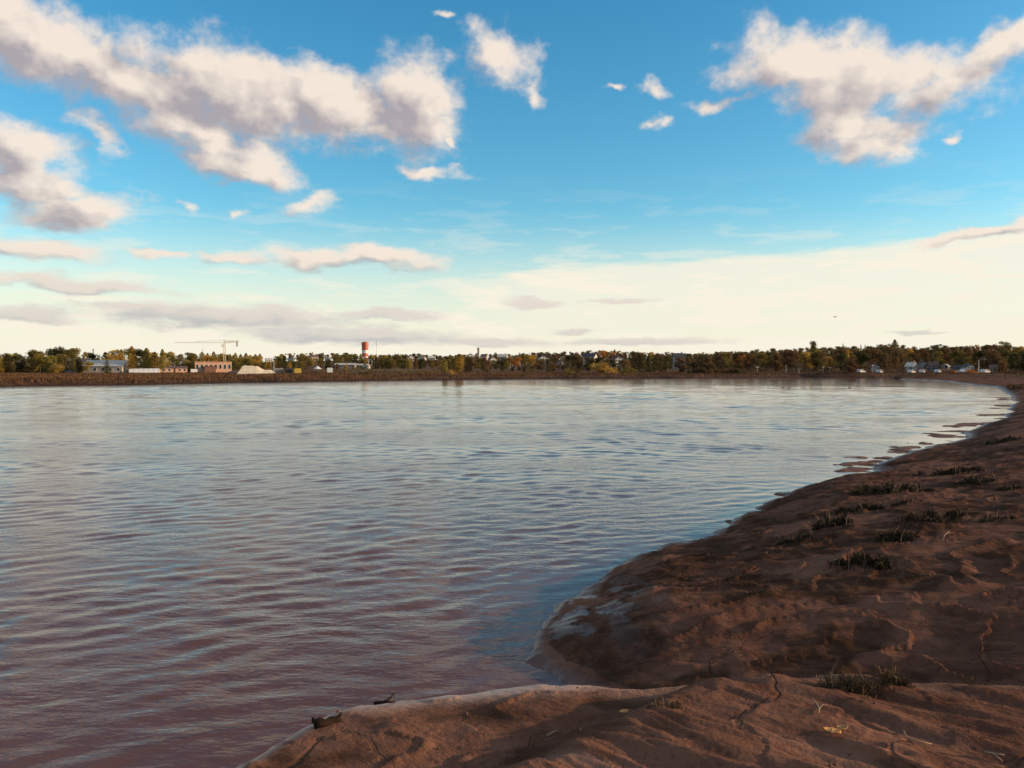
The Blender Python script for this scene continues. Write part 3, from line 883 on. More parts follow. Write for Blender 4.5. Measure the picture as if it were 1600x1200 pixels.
def flat_block(root, w, d, h, mw, mr, wins=(4, 1), base=-0.8, door=True):
    hx, hy = w / 2, d / 2
    MB().box(-hx, hx, -hy, hy, base, h).obj('wall', mw, root)
    MB().box(-hx - .2, hx + .2, -hy - .2, hy + .2, h, h + 0.3).obj('roof', mr, root)
    n, st = wins
    for f in range(st):
        zz = h * (f + 0.35) / st
        for i in range(n):
            xx = -hx + w * (i + .5) / n
            if door and f == 0 and i == n - 1:
                MB().box(xx - .6, xx + .6, -hy - .05, -hy, 0.05, min(2.2, h * .8)).obj('door', M_DARKW, root)
            else:
                window(root, xx, -hy, zz, w / n * .5, h / st * .4)
# --- farm buildings on the left
rt_, r = place(122, 583, R(8), 'barn'); keep(120, 34, 556, r)
gable(rt_, 10.5, 9, 3.6, 3.2, M_GREYW, M_ROOFD, 'x', (3, 1), True)
tag(rt_, 'old barn with a steep dark roof above grey walls, leftmost of the farm buildings', 'barn')
x, y, z, r = ground_hit(148, 582.2); a = math.atan2(x, y); r += 14
rt_ = empty('farm_store', (math.sin(a) * r, math.cos(a) * r, gz(math.sin(a) * r, math.cos(a) * r)), -a + R(-4)); keep(148, 34, 556, r)
flat_block(rt_, 10.5, 8, 6.6, M_BROWNW, M_CREAM, (3, 2))
tag(rt_, 'tall flat-roofed red brown building behind the pale-roofed barn', 'building')
rt_, r = place(168, 583.2, R(-24), 'machine_barn'); keep(172, 64, 560, r)
gable(rt_, 18.0, 10, 3.4, 2.6, M_CREAM, M_ROOFG, 'x', (5, 1), False, False, 0.4)
g = MB().box(-9.06, -9.0, -2.4, 2.4, 0, 3.0).obj('barn_door', M_DARKW, rt_)
tag(rt_, 'long barn with pale grey metal roof and dark open gable end facing left', 'barn')
rt_, r = place(226, 583, R(-6), 'greenhouse'); keep(226, 42, 572, r)
m = MB(); arc = [(3.0 * math.cos(t), 2.3 * math.sin(t)) for t in np.linspace(0, math.pi, 9)]
m.prism([(-3, -.6)] + [(-p[0], p[1]) for p in arc] + [(3, -.6)], 'x', -6.5, 6.5); m.obj('cover', M_TRIM, rt_)
for k in range(7):
    MB().tube([(-6.4 + k * 2.13, q[0] * 1.01, q[1] * 1.015) for q in arc], [.05] * 9, 5).obj('hoop', M_STEEL, rt_)
MB().box(6.5, 6.56, -.8, .8, 0, 1.9).obj('door', M_GREYW, rt_)
tag(rt_, 'low white hoop greenhouse right of the pale-roofed barn', 'greenhouse')
rt_, r = place(268, 582, R(4), 'long_shed'); keep(268, 46, 572, r)
gable(rt_, 15, 6, 2.3, 0.9, M_SALMON, M_ROOFB, 'x', (6, 1), True)
tag(rt_, 'long low orange-lit shed left of the building site', 'shed')
# --- building site
rt_, r = place(333, 582.0, R(3), 'unfinished_building'); keep(333, 54, 564, r); R_SITE = r
w = 50 * r / FPX
flat_block(rt_, w, 9, 5.6, M_SALMON, M_TIMBER, (8, 1), door=False)
pl = MB().box(-w * .25, w * .05, -9, -4.55, -.4, 3.1).obj('porch', M_BROWNW, rt_)
MB().box(-w * .26, w * .06, -9.2, -4.55, 3.1, 3.35).obj('porch_roof', M_ROOFD, pl)
for k in range(9):
    MB().box(-w / 2 + w * (k + .5) / 9 - .06, -w / 2 + w * (k + .5) / 9 + .06, 4.1, 4.25, 5.9, 6.9).obj('stud', M_TIMBER, rt_)
tag(rt_, 'unfinished flat salmon coloured building at the foot of the crane', 'building')
rt_, r = place(351, 581.6, 0, 'tower_crane')
k = r / FPX
hm = (581.6 - 538.5) * k; wj = 0.62
def lattice(m, p0, p1, wd, nseg, rad_):
    p0 = Vector(p0); p1 = Vector(p1); t = (p1 - p0).normalized()
    a = t.cross(Vector((0, 1, 0.0001))).normalized(); b = t.cross(a)
    cs = [(a * i + b * j) * wd for i, j in ((1, 1), (1, -1), (-1, -1), (-1, 1))]
    for c in cs:
        m.tube([p0 + c, p1 + c], [rad_, rad_], 4)
    for s_ in range(nseg):
        q0 = p0.lerp(p1, s_ / nseg); q1 = p0.lerp(p1, (s_ + 1) / nseg)
        for i in range(4):
            m.tube([q0 + cs[i], q1 + cs[(i + 1) % 4]], [rad_ * .6] * 2, 3)
m = MB(); lattice(m, (0, 0, -.3), (0, 0, hm), 0.55, 14, 0.13); mast = m.obj('mast', M_CRANE, rt_)
MB().box(-2.2, 2.2, -2.2, 2.2, -.6, 0.7).obj('ballast_base', M_CONC, rt_)
m = MB(); lattice(m, (-1, 0, hm + .3), (-68 * k, 0, hm + .3 - 0.9 * k), 0.22, 26, 0.045); m.obj('jib', M_CRANE, rt_)
m = MB(); lattice(m, (0, 0, hm + .3), (20 * k, 0, hm + 1.0), 0.42, 8, 0.11); cj = m.obj('counter_jib', M_CRANE, rt_)
MB().box(16.4 * k, 18.6 * k, -.7, .7, hm - 2.0, hm + .9).obj('counterweight', M_CONC, cj)
m = MB(); lattice(m, (0, 0, hm), (0, 0, hm + 1.8), .4, 3, .1); m.obj('apex', M_CRANE, rt_)
m = MB(); m.tube([(0, 0, hm + 1.8), (-40 * k, 0, hm + .5)], [.05] * 2, 4); m.obj('tie_bar', M_STEEL, rt_)
m = MB(); m.tube([(0, 0, hm + 1.8), (17 * k, 0, hm + 1.2)], [.05] * 2, 4); m.obj('tie_bar', M_STEEL, rt_)
cab = MB().prism([(-1.5, hm - 2.3), (-.1, hm - 2.3), (.1, hm - .5), (-1.5, hm - .5)], 'y', -1.55, -.6).obj('cab', M_TWHITE, rt_)
MB().box(-1.53, -1.5, -1.45, -.7, hm - 1.9, hm - .7).obj('windscreen', M_GLASS, cab)
m = MB(); m.tube([(-30 * k, 0, hm - .1), (-30 * k, 0, hm - 4)], [.04] * 2, 4); m.box(-30 * k - .25, -30 * k + .25, -.2, .2, hm - 4.6, hm - 4); m.obj('hook_block', M_STEEL, rt_)
tag(rt_, 'pale tower crane with a long thin jib reaching left over the building site', 'crane')
keep(351, 8, 556, r)
def heap(px, py, wpx, hpx, label, name, mat, flat=0.0, seed=1, dep=0.5):
    rt_, r = place(px, py, 0, name)
    w = wpx * r / FPX; h = hpx * r / FPX
    n = 26; gxx, gyy = np.meshgrid(np.linspace(-1, 1, n), np.linspace(-1, 1, n))
    rr = np.sqrt(gxx ** 2 + gyy ** 2)
    zz = np.clip(1 - rr, 0, 1)
    if flat:
        zz = np.clip((1 - np.maximum(np.abs(gxx), np.abs(gyy))) * 3.0, 0, 1) * (1 - 0.45 * sstep(gxx, -0.1, 0.35))
    zz = zz * h * (1 + 0.22 * fbm(gxx * 2.5, gyy * 2.5, 3, seed)) - 0.25
    v = np.stack([gxx * w / 2, gyy * w * dep / 2 * 2, zz], -1).reshape(-1, 3)
    i = np.arange(n - 1)[:, None] * n + np.arange(n - 1)[None]
    f = np.stack([i, i + 1, i + n + 1, i + n], -1).reshape(-1, 4)
    me = np_mesh('heap_' + name, v, f, False); me.materials.append(mat)
    add('pile', me, None, rt_)
    tag(rt_, label, 'stockpile'); keep(px, wpx, py - hpx, r)
heap(402, 585, 60, 13, 'big pale flat-topped stockpile right of the crane', 'stockpile', M_SAND, 1.0, 3, 0.22)
heap(364, 584.5, 36, 6, 'dark earth heap in front of the crane foot', 'stockpile', plain('dark_earth', (0.06, 0.04, 0.03), 0.95), 0, 5, 0.4)
heap(496, 576.5, 14, 5, 'small white conical gravel heap on the field left of the tower', 'stockpile', M_TRIM, 0, 7, 0.9)
def container(px, py, wpx, mat, label, name='container', cat='container'):
    rt_, r = place(px, py, R(rt.uniform(-12, 12)), name)
    w = wpx * r / FPX; h = max(1.6, w * .42)
    bd = MB().box(-w / 2, w / 2, -1.1, 1.1, .25, h + .25).obj('body', mat, rt_)
    for k in range(6):
        xx = -w / 2 + w * (k + .5) / 6
        MB().box(xx - .05, xx + .05, -1.14, -1.1, .35, h + .15).obj('rib', mat, bd)
    for s_ in (-1, 1):
        MB().tube([(s_ * w * .3, -1.0, .1), (s_ * w * .3, 1.0, .1)], [.32] * 2, 10).obj('wheel', M_RUBBER, rt_)
    tag(rt_, label, cat)
container(465, 584, 10, M_YELLOW, 'yellow skip on the marsh edge right of the pale stockpile', 'skip', 'skip')
container(515, 583, 8, M_TRIM, 'small white trailer alone on the field below the low industrial roof', 'trailer', 'trailer')
container(436, 583.5, 12, M_GREYW, 'grey site trailer at the right foot of the pale stockpile', 'trailer', 'trailer')
container(451, 583.8, 9, M_DARKW, 'dark site trailer between the grey trailer and the yellow skip', 'trailer', 'trailer')
container(303, 582.5, 9, M_TRIM, 'white van trailer at the left end of the salmon building', 'trailer', 'trailer')
# --- low industrial buildings below the tower
rt_, r = place(540, 575.5, R(-10), 'industrial_hall'); keep(540, 34, 563, r)
gable(rt_, 30 * r / FPX, 9, 2.6, 1.3, M_GREYW, M_ROOFG, 'x', (5, 1), False)
tag(rt_, 'low industrial hall with broad pale roof left of the red and white tower', 'building')
rt_, r = place(561, 575, R(-6), 'annex'); keep(561, 14, 565, r)
gable(rt_, 13 * r / FPX, 7, 2.2, 1.0, M_DARKW, M_ROOFG, 'x', (3, 1), False)
tag(rt_, 'small dark annex with grey roof at the right end of the industrial hall', 'building')
rt_, r = place(573, 575.5, R(-20), 'hut'); keep(573, 10, 567, r)
gable(rt_, 9 * r / FPX, 4, 2.2, 1.0, M_WHITE, M_ROOFG, 'y', (1, 1), False)
tag(rt_, 'tiny white hut standing just below the red and white tower', 'hut')
# --- red and white tower
def at_r(px, r):
    d = pix_dir(px, HOR); h = math.hypot(d.x, d.y); x, y = d.x / h * r, d.y / h * r
    return x, y, gz(x, y)
def zrow(py, r):
    return EYE + (HOR - py) * r / FPX
x, y, z = at_r(570.5, 980); rt_ = empty('striped_tower', (x, y, z)); k = 980 / FPX
rows = [(535.8, 540.4, M_RED, 'red_band'), (540.4, 547.6, M_RED, 'red_band'), (547.6, 552.6, M_TWHITE, 'white_band'), (552.6, 557.6, M_RED, 'red_band'), (557.6, 566.0, M_TWHITE, 'white_band')]
rd = 5.0 * k
for i, (t, b_, mt, nm) in enumerate(rows):
    zb = zrow(b_, 980) - z if i < len(rows) - 1 else -1.0; zt = zrow(t, 980) - z
    rr_ = rd * (1.06 if i == 0 else 1.0 - 0.004 * i)
    MB().lathe([(rr_, zb), (rr_, zt)], 28).obj(nm, mt, rt_, False)
zt = zrow(535.8, 980) - z
MB().lathe([(rd * 1.06, zt), (rd * .9, zt + .35), (rd * .3, zt + .9), (.05, zt + 1.0)], 28).obj('cap', M_RED, rt_)
MB().tube([(rd * .2, 0, zt + .8), (rd * .2, 0, zt + 2.2)], [.08, .05], 5).obj('antenna', M_STEEL, rt_)
tag(rt_, 'round red and white banded water tower above the treetops', 'water tower'); keep(570.5, 11, 553, 980)
x, y, z = at_r(588.5, 960); rt_ = empty('radio_mast', (x, y, z))
m = MB(); zt = zrow(529, 960) - z
m.tube([(0, 0, -.5), (0, 0, zt * .5), (0, 0, zt)], [.34, .28, .16], 8); m.obj('shaft', M_TWHITE, rt_)
for kz in (.7, .85):
    MB().box(-.55, .55, -.5, -.2, zt * kz, zt * kz + 1.4).obj('antenna_panel', M_TRIM, rt_)
tag(rt_, 'thin white mast just right of the red and white tower', 'mast')
x, y, z = at_r(747.5, 960); rt_ = empty('standpipe', (x, y, z)); k = 960 / FPX
zt = zrow(543.6, 960) - z; zn = zrow(547, 960) - z
MB().lathe([(1.55 * k, -1), (1.55 * k, zn)], 18).obj('shaft', M_GREYW, rt_)
c_ = MB().lathe([(1.6 * k, zn), (2.1 * k, zn + .6), (2.1 * k, zt - .4), (1.5 * k, zt)], 18).obj('tank', M_CONC, rt_)
MB().lathe([(1.0 * k, zt), (.1, zt + .7)], 12).obj('vent_cap', M_DARKW, c_)
tag(rt_, 'slim grey standpipe tower poking above the town trees', 'tower'); keep(747.5, 5, 550, 960)
# --- houses: px, base row, width px, storeys, ridge, turn, wall, roof, label
HOUSES = [
 (420, 565.5, 10, 1, 'x', 10, M_WHITE, M_ROOFG, 'small white house in the trees, first to the right of the crane'),
 (455, 564.5, 10, 1, 'y', -15, M_WHITE, M_ROOFD, 'white gable-fronted house among trees left of the spot above the white gravel heap'),
 (491, 563.5, 11, 2, 'x', 20, M_CREAM, M_ROOFB, 'cream two-storey house in the trees left of the industrial hall roof'),
 (513, 562, 9, 1, 'y', -20, M_WHITE, M_ROOFG, 'white house in the trees straight above the industrial hall'),
 (642, 564, 9, 2, 'y', 15, M_WHITE, M_ROOFD, 'narrow white gabled house, leftmost of those right of the red and white tower'),
 (660, 565, 10, 2, 'y', -18, M_WHITE, M_ROOFB, 'white gabled house in the trees left of the tall golden birches'),
 (674, 562.5, 11, 1, 'x', 8, M_GREYW, M_ROOFG, 'grey flat-looking house above the golden birches on the far bank'),
 (735, 560.5, 10, 2, 'y', 20, M_WHITE, M_ROOFD, 'white gabled house left of the grey standpipe tower'),
 (757, 562.5, 10, 2, 'x', -14, M_CREAM, M_ROOFB, 'cream house just right of the grey standpipe tower'),
 (769, 569, 11, 2, 'y', 24, M_WHITE, M_ROOFD, 'white gabled house low on the slope below the standpipe tower'),
 (786, 565.5, 15, 2, 'x', -8, M_WHITE, M_ROOFG, 'broad white house with pale roof in the middle of the town slope'),
 (806, 576.5, 13, 1, 'x', 4, M_GREYW, M_ROOFG, 'low grey bungalow at the foot of the town slope'),
 (848, 568.5, 14, 2, 'y', 16, M_WHITE, M_ROOFD, 'white gabled house left of the big three-storey house, beyond the small grey one'),
 (875, 570.5, 9, 1, 'y', -12, M_GREYW, M_ROOFD, 'small grey gabled house between two taller white houses'),
 (922, 575, 20, 3, 'x', -16, M_WHITE, M_ROOFD, 'big white three-storey house with dark roof above the golden shrubs'),
 (966, 571.5, 15, 2, 'y', 18, M_WHITE, M_ROOFD, 'white gabled house with dark roof right of the big three-storey house'),
 (1061, 576, 19, 3, 'x', 6, M_GREYW, M_ROOFD, 'grey apartment house with rows of windows before the dark wood'),
 (1367, 581.5, 13, 2, 'y', 12, M_GREYW, M_ROOFD, 'dim grey gabled house, leftmost in the roadside hamlet on the right'),
 (1424, 581, 16, 2, 'x', -20, M_GREYW, M_ROOFG, 'grey house with pale roof in the roadside hamlet'),
 (1441, 575.5, 14, 2, 'y', 10, M_GREYW, M_ROOFD, 'grey gabled house high behind the roadside hamlet'),
 (1458, 580.5, 20, 2, 'x', 6, M_DARKW, M_ROOFB, 'long dark brown house with a veranda line in the roadside hamlet'),
 (1478, 576, 12, 1, 'y', -10, M_GREYW, M_ROOFG, 'small grey house up the slope between the long dark house and the bright one'),
 (1496, 582, 14, 1, 'x', -5, M_GREYW, M_ROOFD, 'low grey house joined to the left of the bright white house'),
 (1512, 582, 14, 2, 'y', 22, M_WHITE, M_ROOFD, 'bright white gabled house by the orange bush on the right'),
 (1552, 582, 13, 1, 'x', 0, M_BROWNW, M_ROOFB, 'low brown bungalow on the far right beside the road'),
]
for (px, py, wp, st, rg_, tn, mw, mr, lab) in HOUSES:
    rt_, r = place(px, py, R(tn), 'house')
    w = wp * r / FPX * (0.62 if px > 1300 else 0.92); hw = (1.75 if px > 1300 else 2.5) * st
    k_ = max(0.55, min(1.0, w / 7.5))
    d = min(9.0, max(6.0, w * 0.9))
    hr = (d if rg_ == 'x' else w) * 0.5 * 0.62
    gable(rt_, w, d, hw * k_ ** .5, hr, mw, mr, rg_, (max(2, min(5, round(w / 2.3))), st), True, st > 1)
    tag(rt_, lab, 'house', 'houses of the far bank')
    keep(px, wp + 3, py - (hw + hr) * FPX / r * 1.0, r)
# --- cars by the right-hand road
def car(px, py, turn, mat, label):
    rt_, r = place(px, py, R(turn), 'parked_car')
    prof = [(-2.15, .35), (2.1, .35), (2.15, .75), (1.25, .92), (.75, 1.42), (-1.0, 1.45), (-1.75, .98), (-2.15, .9)]
    bd = MB().prism(prof, 'y', -.85, .85).obj('body', mat, rt_)
    for sgn in (-1, 1):
        m = MB(); y0 = sgn * .85
        m.prism([(-.95, .98), (.95, .95), (.66, 1.34), (-.92, 1.37)], 'y', min(y0, y0 + sgn * .02), max(y0, y0 + sgn * .02)); m.obj('side_window', M_GLASS, bd)
        for xx in (-1.35, 1.3):
            wh = MB().tube([(xx, sgn * .68, .33), (xx, sgn * .9, .33)], [.33] * 2, 14).obj('wheel', M_RUBBER, rt_)
            MB().tube([(xx, sgn * .9, .33), (xx, sgn * .915, .33)], [.2] * 2, 10).obj('rim', M_STEEL, wh)
        MB().box(2.12, 2.17, sgn * .62 - .17, sgn * .62 + .17, .6, .74).obj('headlight', M_TRIM, rt_)
    tag(rt_, label, 'car', 'cars beside the far road')
M_CARW = plain('white_car_paint', (0.55, 0.52, 0.48), 0.25, 0.02); M_CARS = plain('silver_car_paint', (0.45, 0.45, 0.46), 0.25, 0.02); M_CARD = plain('dark_car_paint', (0.05, 0.05, 0.06), 0.2, 0.02)
for a_ in [(1345, 583, 62, M_CARW, 'white car left of the dim grey gabled house'), (1424, 583.6, 70, M_CARW, 'white car in front of the grey house with pale roof'),
           (1441, 583.4, 80, M_CARW, 'white car seen end-on, middle of the hamlet road'), (1465, 583.2, 75, M_CARS, 'silver car in front of the long dark brown house'),
           (1502, 583.3, -70, M_CARW, 'white car before the low grey house beside the bright one'), (1539, 583.4, 68, M_CARW, 'white car right of the orange bush, under the lamp pole'),
           (1374, 583.6, 75, M_CARS, 'silver car at the right of the dim grey gabled house')]:
    car(*a_)
# --- poles
def pole(px, py, top, label, arm=1, mat=None, lamp=False):
    rt_, r = place(px, py, 0 if lamp else R(rt.uniform(50, 80)), 'street_lamp' if lamp else 'utility_pole')
    h = (py - top) * r / FPX
    MB().tube([(0, 0, -.6), (0, 0, h)], [.17, .11], 8).obj('shaft', mat or M_POLE, rt_)
    if lamp:
        m = MB().tube([(0, 0, h - .1), (.6, 0, h + .25), (1.7, 0, h + .3)], [.07, .06, .05], 6).obj('arm', M_STEEL, rt_)
        MB().box(1.5, 2.3, -.14, .14, h + .2, h + .36).obj('lamp_head', M_TRIM, rt_)
    else:
        for k in range(arm):
            MB().box(-1.1, 1.1, -.2, -.1, h - .5 - k * .9, h - .36 - k * .9).obj('crossarm', M_POLE, rt_)
            for s_ in (-.95, -.5, .5, .95):
                MB().lathe([(.05, h - .36 - k * .9), (.07, h - .22 - k * .9), (.03, h - .14 - k * .9)], 8, s_, -.15).obj('insulator', M_TRIM, rt_)
    tag(rt_, label, 'street lamp' if lamp else 'pole', None if lamp else 'utility poles of the far bank')
POLES = [(576, 576, 561, 'pale post, leftmost of the row of posts under the mast'), (581, 576, 562, 'pale post, second in the row under the mast'), (585, 576.5, 560, 'pale post, third in the row under the mast'),
         (588.5, 576.5, 561, 'pale post, rightmost in the row under the mast'), (428, 580, 563, 'pole standing right behind the pale stockpile'), (797, 578, 566, 'pale pole at the foot of the town slope, left of two'), (801, 578, 562, 'pale pole at the foot of the town slope, right of two'),
         (832, 579, 560, 'pole on the town slope left of the white gabled house'), (939, 580, 556, 'tall pole between the big house and its right neighbour'), (1003, 581, 564, 'pole right of the golden shrubs'),
         (1018, 581, 565, 'pole midway between the golden shrubs and the apartment house'), (1043, 581, 566, 'pole just left of the grey apartment house'), (1183, 583, 573, 'short pole before the wood right of the orange tree'),
         (1228, 583.5, 570, 'pole before the dark wood, left of the short post'), (1248, 583.5, 575, 'short post before the dark wood'), (1286, 583.5, 573, 'pole before the dark wood, left one of the close pair'), (1296, 583.5, 574, 'pole before the dark wood, right one of the close pair'),
         (1363, 583.5, 571, 'pole beside the dim grey gabled house'), (1418, 583.5, 569, 'pole left of the roadside hamlet houses')]
for (px, py, tp, lab) in POLES:
    pole(px, py, tp, lab, 0 if 'post' in lab else 1, M_TRIM if 'pale' in lab else None)
    KEEP.append((px - 2.5, px + 2.5, tp + 1, 420))
pole(1529, 583, 565, 'lone lamp pole above the orange bush on the right', 0, M_STEEL, True)
rt_, r = place(1572, 593, 0, 'marker_post')
MB().tube([(0, 0, -.5), (0, 0, 1.5)], [.16, .14], 8).obj('shaft', M_DARKW, rt_)
MB().lathe([(.16, 1.5), (.19, 1.56), (.04, 1.66)], 8).obj('cap', M_DARKW, rt_)
tag(rt_, 'dark short post on the mud edge at the far right', 'post')

# --- singled-out trees of the photo: kind, colour, px, base row, top row, label, wide
SINGLE = [
 ('broadleaf_tree', 'dark green', 92, 582, 545.5, 'big dark round tree standing left behind the dark barn', 1.25),
 ('broadleaf_tree', 'olive green', 112, 582, 547, 'olive tree behind the dark roofed barn', 1.0),
 ('broadleaf_tree', 'olive green', 60, 582.5, 550, 'olive round tree left of the big dark tree', 1.2),
 ('spruce_tree', 'dark green', 146, 581, 547.5, 'tallest spruce behind the farm buildings', 0.9),
 ('spruce_tree', 'dark green', 167, 584, 559.5, 'spruce in front of the pale-roofed barn', 1.5),
 ('spruce_tree', 'dark green', 188, 584, 574.5, 'tiny spruce before the barn wall, left of two', 1.3),
 ('spruce_tree', 'dark green', 199, 584, 574, 'tiny spruce at the right corner of the pale-roofed barn', 1.3),
 ('shrub', 'golden', 86, 584, 568.5, 'golden shrub left of the dark barn', 1.1),
 ('shrub', 'dark green', 70, 584, 576, 'low dark shrub beside the golden shrub on the left', 1.2),
 ('birch_tree', 'golden', 206, 583, 544.5, 'tallest golden birch right of the pale-roofed barn', 1.3),
 ('birch_tree', 'yellow green', 190, 582.5, 549, 'yellow green birch behind the right end of the barn', 1.2),
 ('broadleaf_tree', 'dark green', 224, 583, 547.5, 'dark tree between golden birches left of the crane', 1.0),
 ('birch_tree', 'golden', 242, 583, 552, 'golden birch above the long low shed, left', 1.4),
 ('birch_tree', 'yellow green', 254, 583, 548, 'yellow green birch above the long low shed', 1.1),
 ('broadleaf_tree', 'rust brown', 299, 581, 552.5, 'bare-looking rust tree left of the crane building', 0.9),
 ('birch_tree', 'yellow green', 695, 585, 561, 'broad yellow green birch on the bank, left of the golden pair', 1.9),
 ('birch_tree', 'golden', 717, 585, 553, 'tall golden birch on the bank, tallest by the water in the middle', 1.5),
 ('shrub', 'golden', 706, 585.5, 577, 'small golden shrub between the two big bank birches', 1.0),
 ('broadleaf_tree', 'orange', 803, 578, 557, 'orange tree at the left of the middle slope', 1.2),
 ('broadleaf_tree', 'rust brown', 760, 584, 570, 'round rust brown tree low at the bank below the standpipe', 1.3),
 ('shrub', 'golden', 944, 584, 565.5, 'large golden shrub mound under the big three-storey house', 1.9),
 ('shrub', 'olive green', 980, 584.5, 571, 'olive shrub mound right of the golden shrub mound', 1.7),
 ('shrub', 'olive green', 888, 585, 575, 'olive shrub at the bank left of the golden mound', 1.2),
 ('broadleaf_tree', 'orange', 945, 562, 548, 'bright orange tree on the ridge, left one of a pair', 1.0),
 ('broadleaf_tree', 'orange', 956, 562, 548, 'bright orange tree on the ridge, right one of a pair', 0.9),
 ('broadleaf_tree', 'golden', 1018, 566, 550, 'golden orange tree on the ridge left of the apartment house', 1.2),
 ('broadleaf_tree', 'golden', 1023, 580, 571, 'small golden tree in the hedge left of the apartment house', 1.0),
 ('broadleaf_tree', 'orange', 1160, 577, 554.5, 'glowing orange tree, brightest in the right-hand wood', 1.3),
 ('broadleaf_tree', 'olive green', 1272, 556, 535.5, 'tall round tree rising above the ridge line of the right-hand wood', 0.75),
 ('spruce_tree', 'dark green', 1317, 556, 539, 'pointed spruce on the ridge right of the tall round tree', 0.9),
 ('broadleaf_tree', 'golden', 1278, 566, 548, 'golden crown below the tall round ridge tree', 1.4),
 ('birch_tree', 'olive green', 1398, 556, 535, 'tall narrow birch, highest point of the right-hand ridge', 1.5),
 ('broadleaf_tree', 'golden', 1319, 568, 547, 'golden crown in the wood above the parked cars', 1.2),
 ('shrub', 'orange', 1517, 584, 576, 'orange bush in front of the bright white house', 1.5),
 ('shrub', 'orange', 1491, 584, 577, 'orange bush left of the bright white house', 0.9),
 ('spruce_tree', 'dark green', 1556, 560, 541, 'slim spruce on the ridge at the far right', 0.7),
 ('broadleaf_tree', 'olive green', 1568, 560, 539, 'round olive tree on the ridge at the far right', 1.0),
 ('broadleaf_tree', 'dark brown', 1330, 583.5, 562, 'round dark tree by the road left of the hamlet', 1.3),
 ('broadleaf_tree', 'rust brown', 1566, 583, 565, 'rust brown roadside tree at the far right', 0.9),
 ('shrub', 'dark green', 563, 586, 580, 'small dark shrub on the grassy mound, left of two', 1.0),
 ('shrub', 'dark green', 571, 586, 580, 'small dark shrub on the grassy mound, right of two', 1.1),
]
for (kd, colr, px, py, tp, lab, wd) in SINGLE:
    x, y, z, r = ground_hit(px, py)
    hgt = max(1.0, zrow(tp, r) - z)
    tree(kd, colr, x, y, z, hgt, lab, None, wd)
# --- hedge of dark shrubs on the right middle
for k in range(13):
    px = 1078 + k * 6.6 + rt.uniform(-1, 1)
    x, y, z, r = ground_hit(px, 584.5)
    tree('shrub', 'dark brown' if k % 3 else 'dark green', x, y, z, (584.5 - rt.uniform(573, 576)) * r / FPX, 'dark shrub in the long dense hedge along the bank before the wood', 'hedge along the far bank', 1.0)
# --- the woods: rows of individual trees up to the skyline
SKYX = [-80, 0, 40, 70, 100, 125, 160, 175, 178, 210, 250, 282, 300, 320, 370, 420, 440, 480, 540, 570, 600, 650, 690, 720, 770, 800, 830, 880, 940, 985, 1020, 1060, 1100, 1150, 1210, 1270, 1320, 1340, 1400, 1430, 1460, 1520, 1560, 1600, 1700]
SKYY = [556, 556, 552, 549, 547, 551, 553, 552, 546, 546, 549, 553, 552, 550, 551, 554, 553, 551, 551, 554, 553, 552, 555, 552, 551, 553, 550, 549, 546, 547, 551, 550, 551, 549, 545, 545, 543, 540, 541, 545, 542, 543, 542, 546, 545]
ZONES = [   # x0, x1, rows (distance), colour mix, kind mix, words
 (-60, 172, (425, 455, 490), [('dark green', 4), ('olive green', 4), ('golden', 2), ('yellow green', 2), ('dark brown', 1)], (6, 2, 1), 'in the wood behind the barns'),
 (176, 300, (430, 455, 490), [('golden', 4), ('yellow green', 4), ('olive green', 3), ('dark green', 2)], (5, 4, 1), 'in the belt between barns and crane'),
 (296, 432, (600, 625, 650, 700), [('golden', 5), ('yellow green', 5), ('olive green', 2), ('dark green', 2)], (5, 4, 1), 'in the tall tree belt behind the crane'),
 (432, 690, (560, 660, 780, 900, 1010, 1060), [('dark green', 4), ('olive green', 5), ('golden', 2), ('yellow green', 2), ('dark brown', 1)], (7, 2, 1), 'on the tower hill behind the grassy mound'),
 (690, 880, (430, 520, 620, 740, 880, 1000), [('dark green', 5), ('olive green', 4), ('rust brown', 3), ('golden', 1), ('dark brown', 3)], (7, 1, 1), 'on the town slope below the standpipe tower'),
 (880, 1130, (430, 500, 570, 650, 740), [('dark green', 5), ('olive green', 3), ('rust brown', 4), ('golden', 2), ('dark brown', 4), ('orange', 1)], (8, 1, 2), 'on the slope around the apartment house'),
 (1130, 1380, (435, 500, 570, 640, 720), [('dark green', 5), ('olive green', 4), ('rust brown', 3), ('golden', 1), ('dark brown', 6)], (9, 0, 1), 'in the dark wood left of the hamlet'),
 (1380, 1660, (435, 500, 570, 640, 720), [('dark green', 4), ('olive green', 4), ('rust brown', 4), ('golden', 1), ('dark brown', 6)], (9, 0, 1), 'in the wood behind the roadside hamlet'),
]
KW = {'broadleaf_tree': 'broadleaf tree', 'birch_tree': 'slender birch', 'spruce_tree': 'pointed spruce'}
cnt = 0; PLAN = []
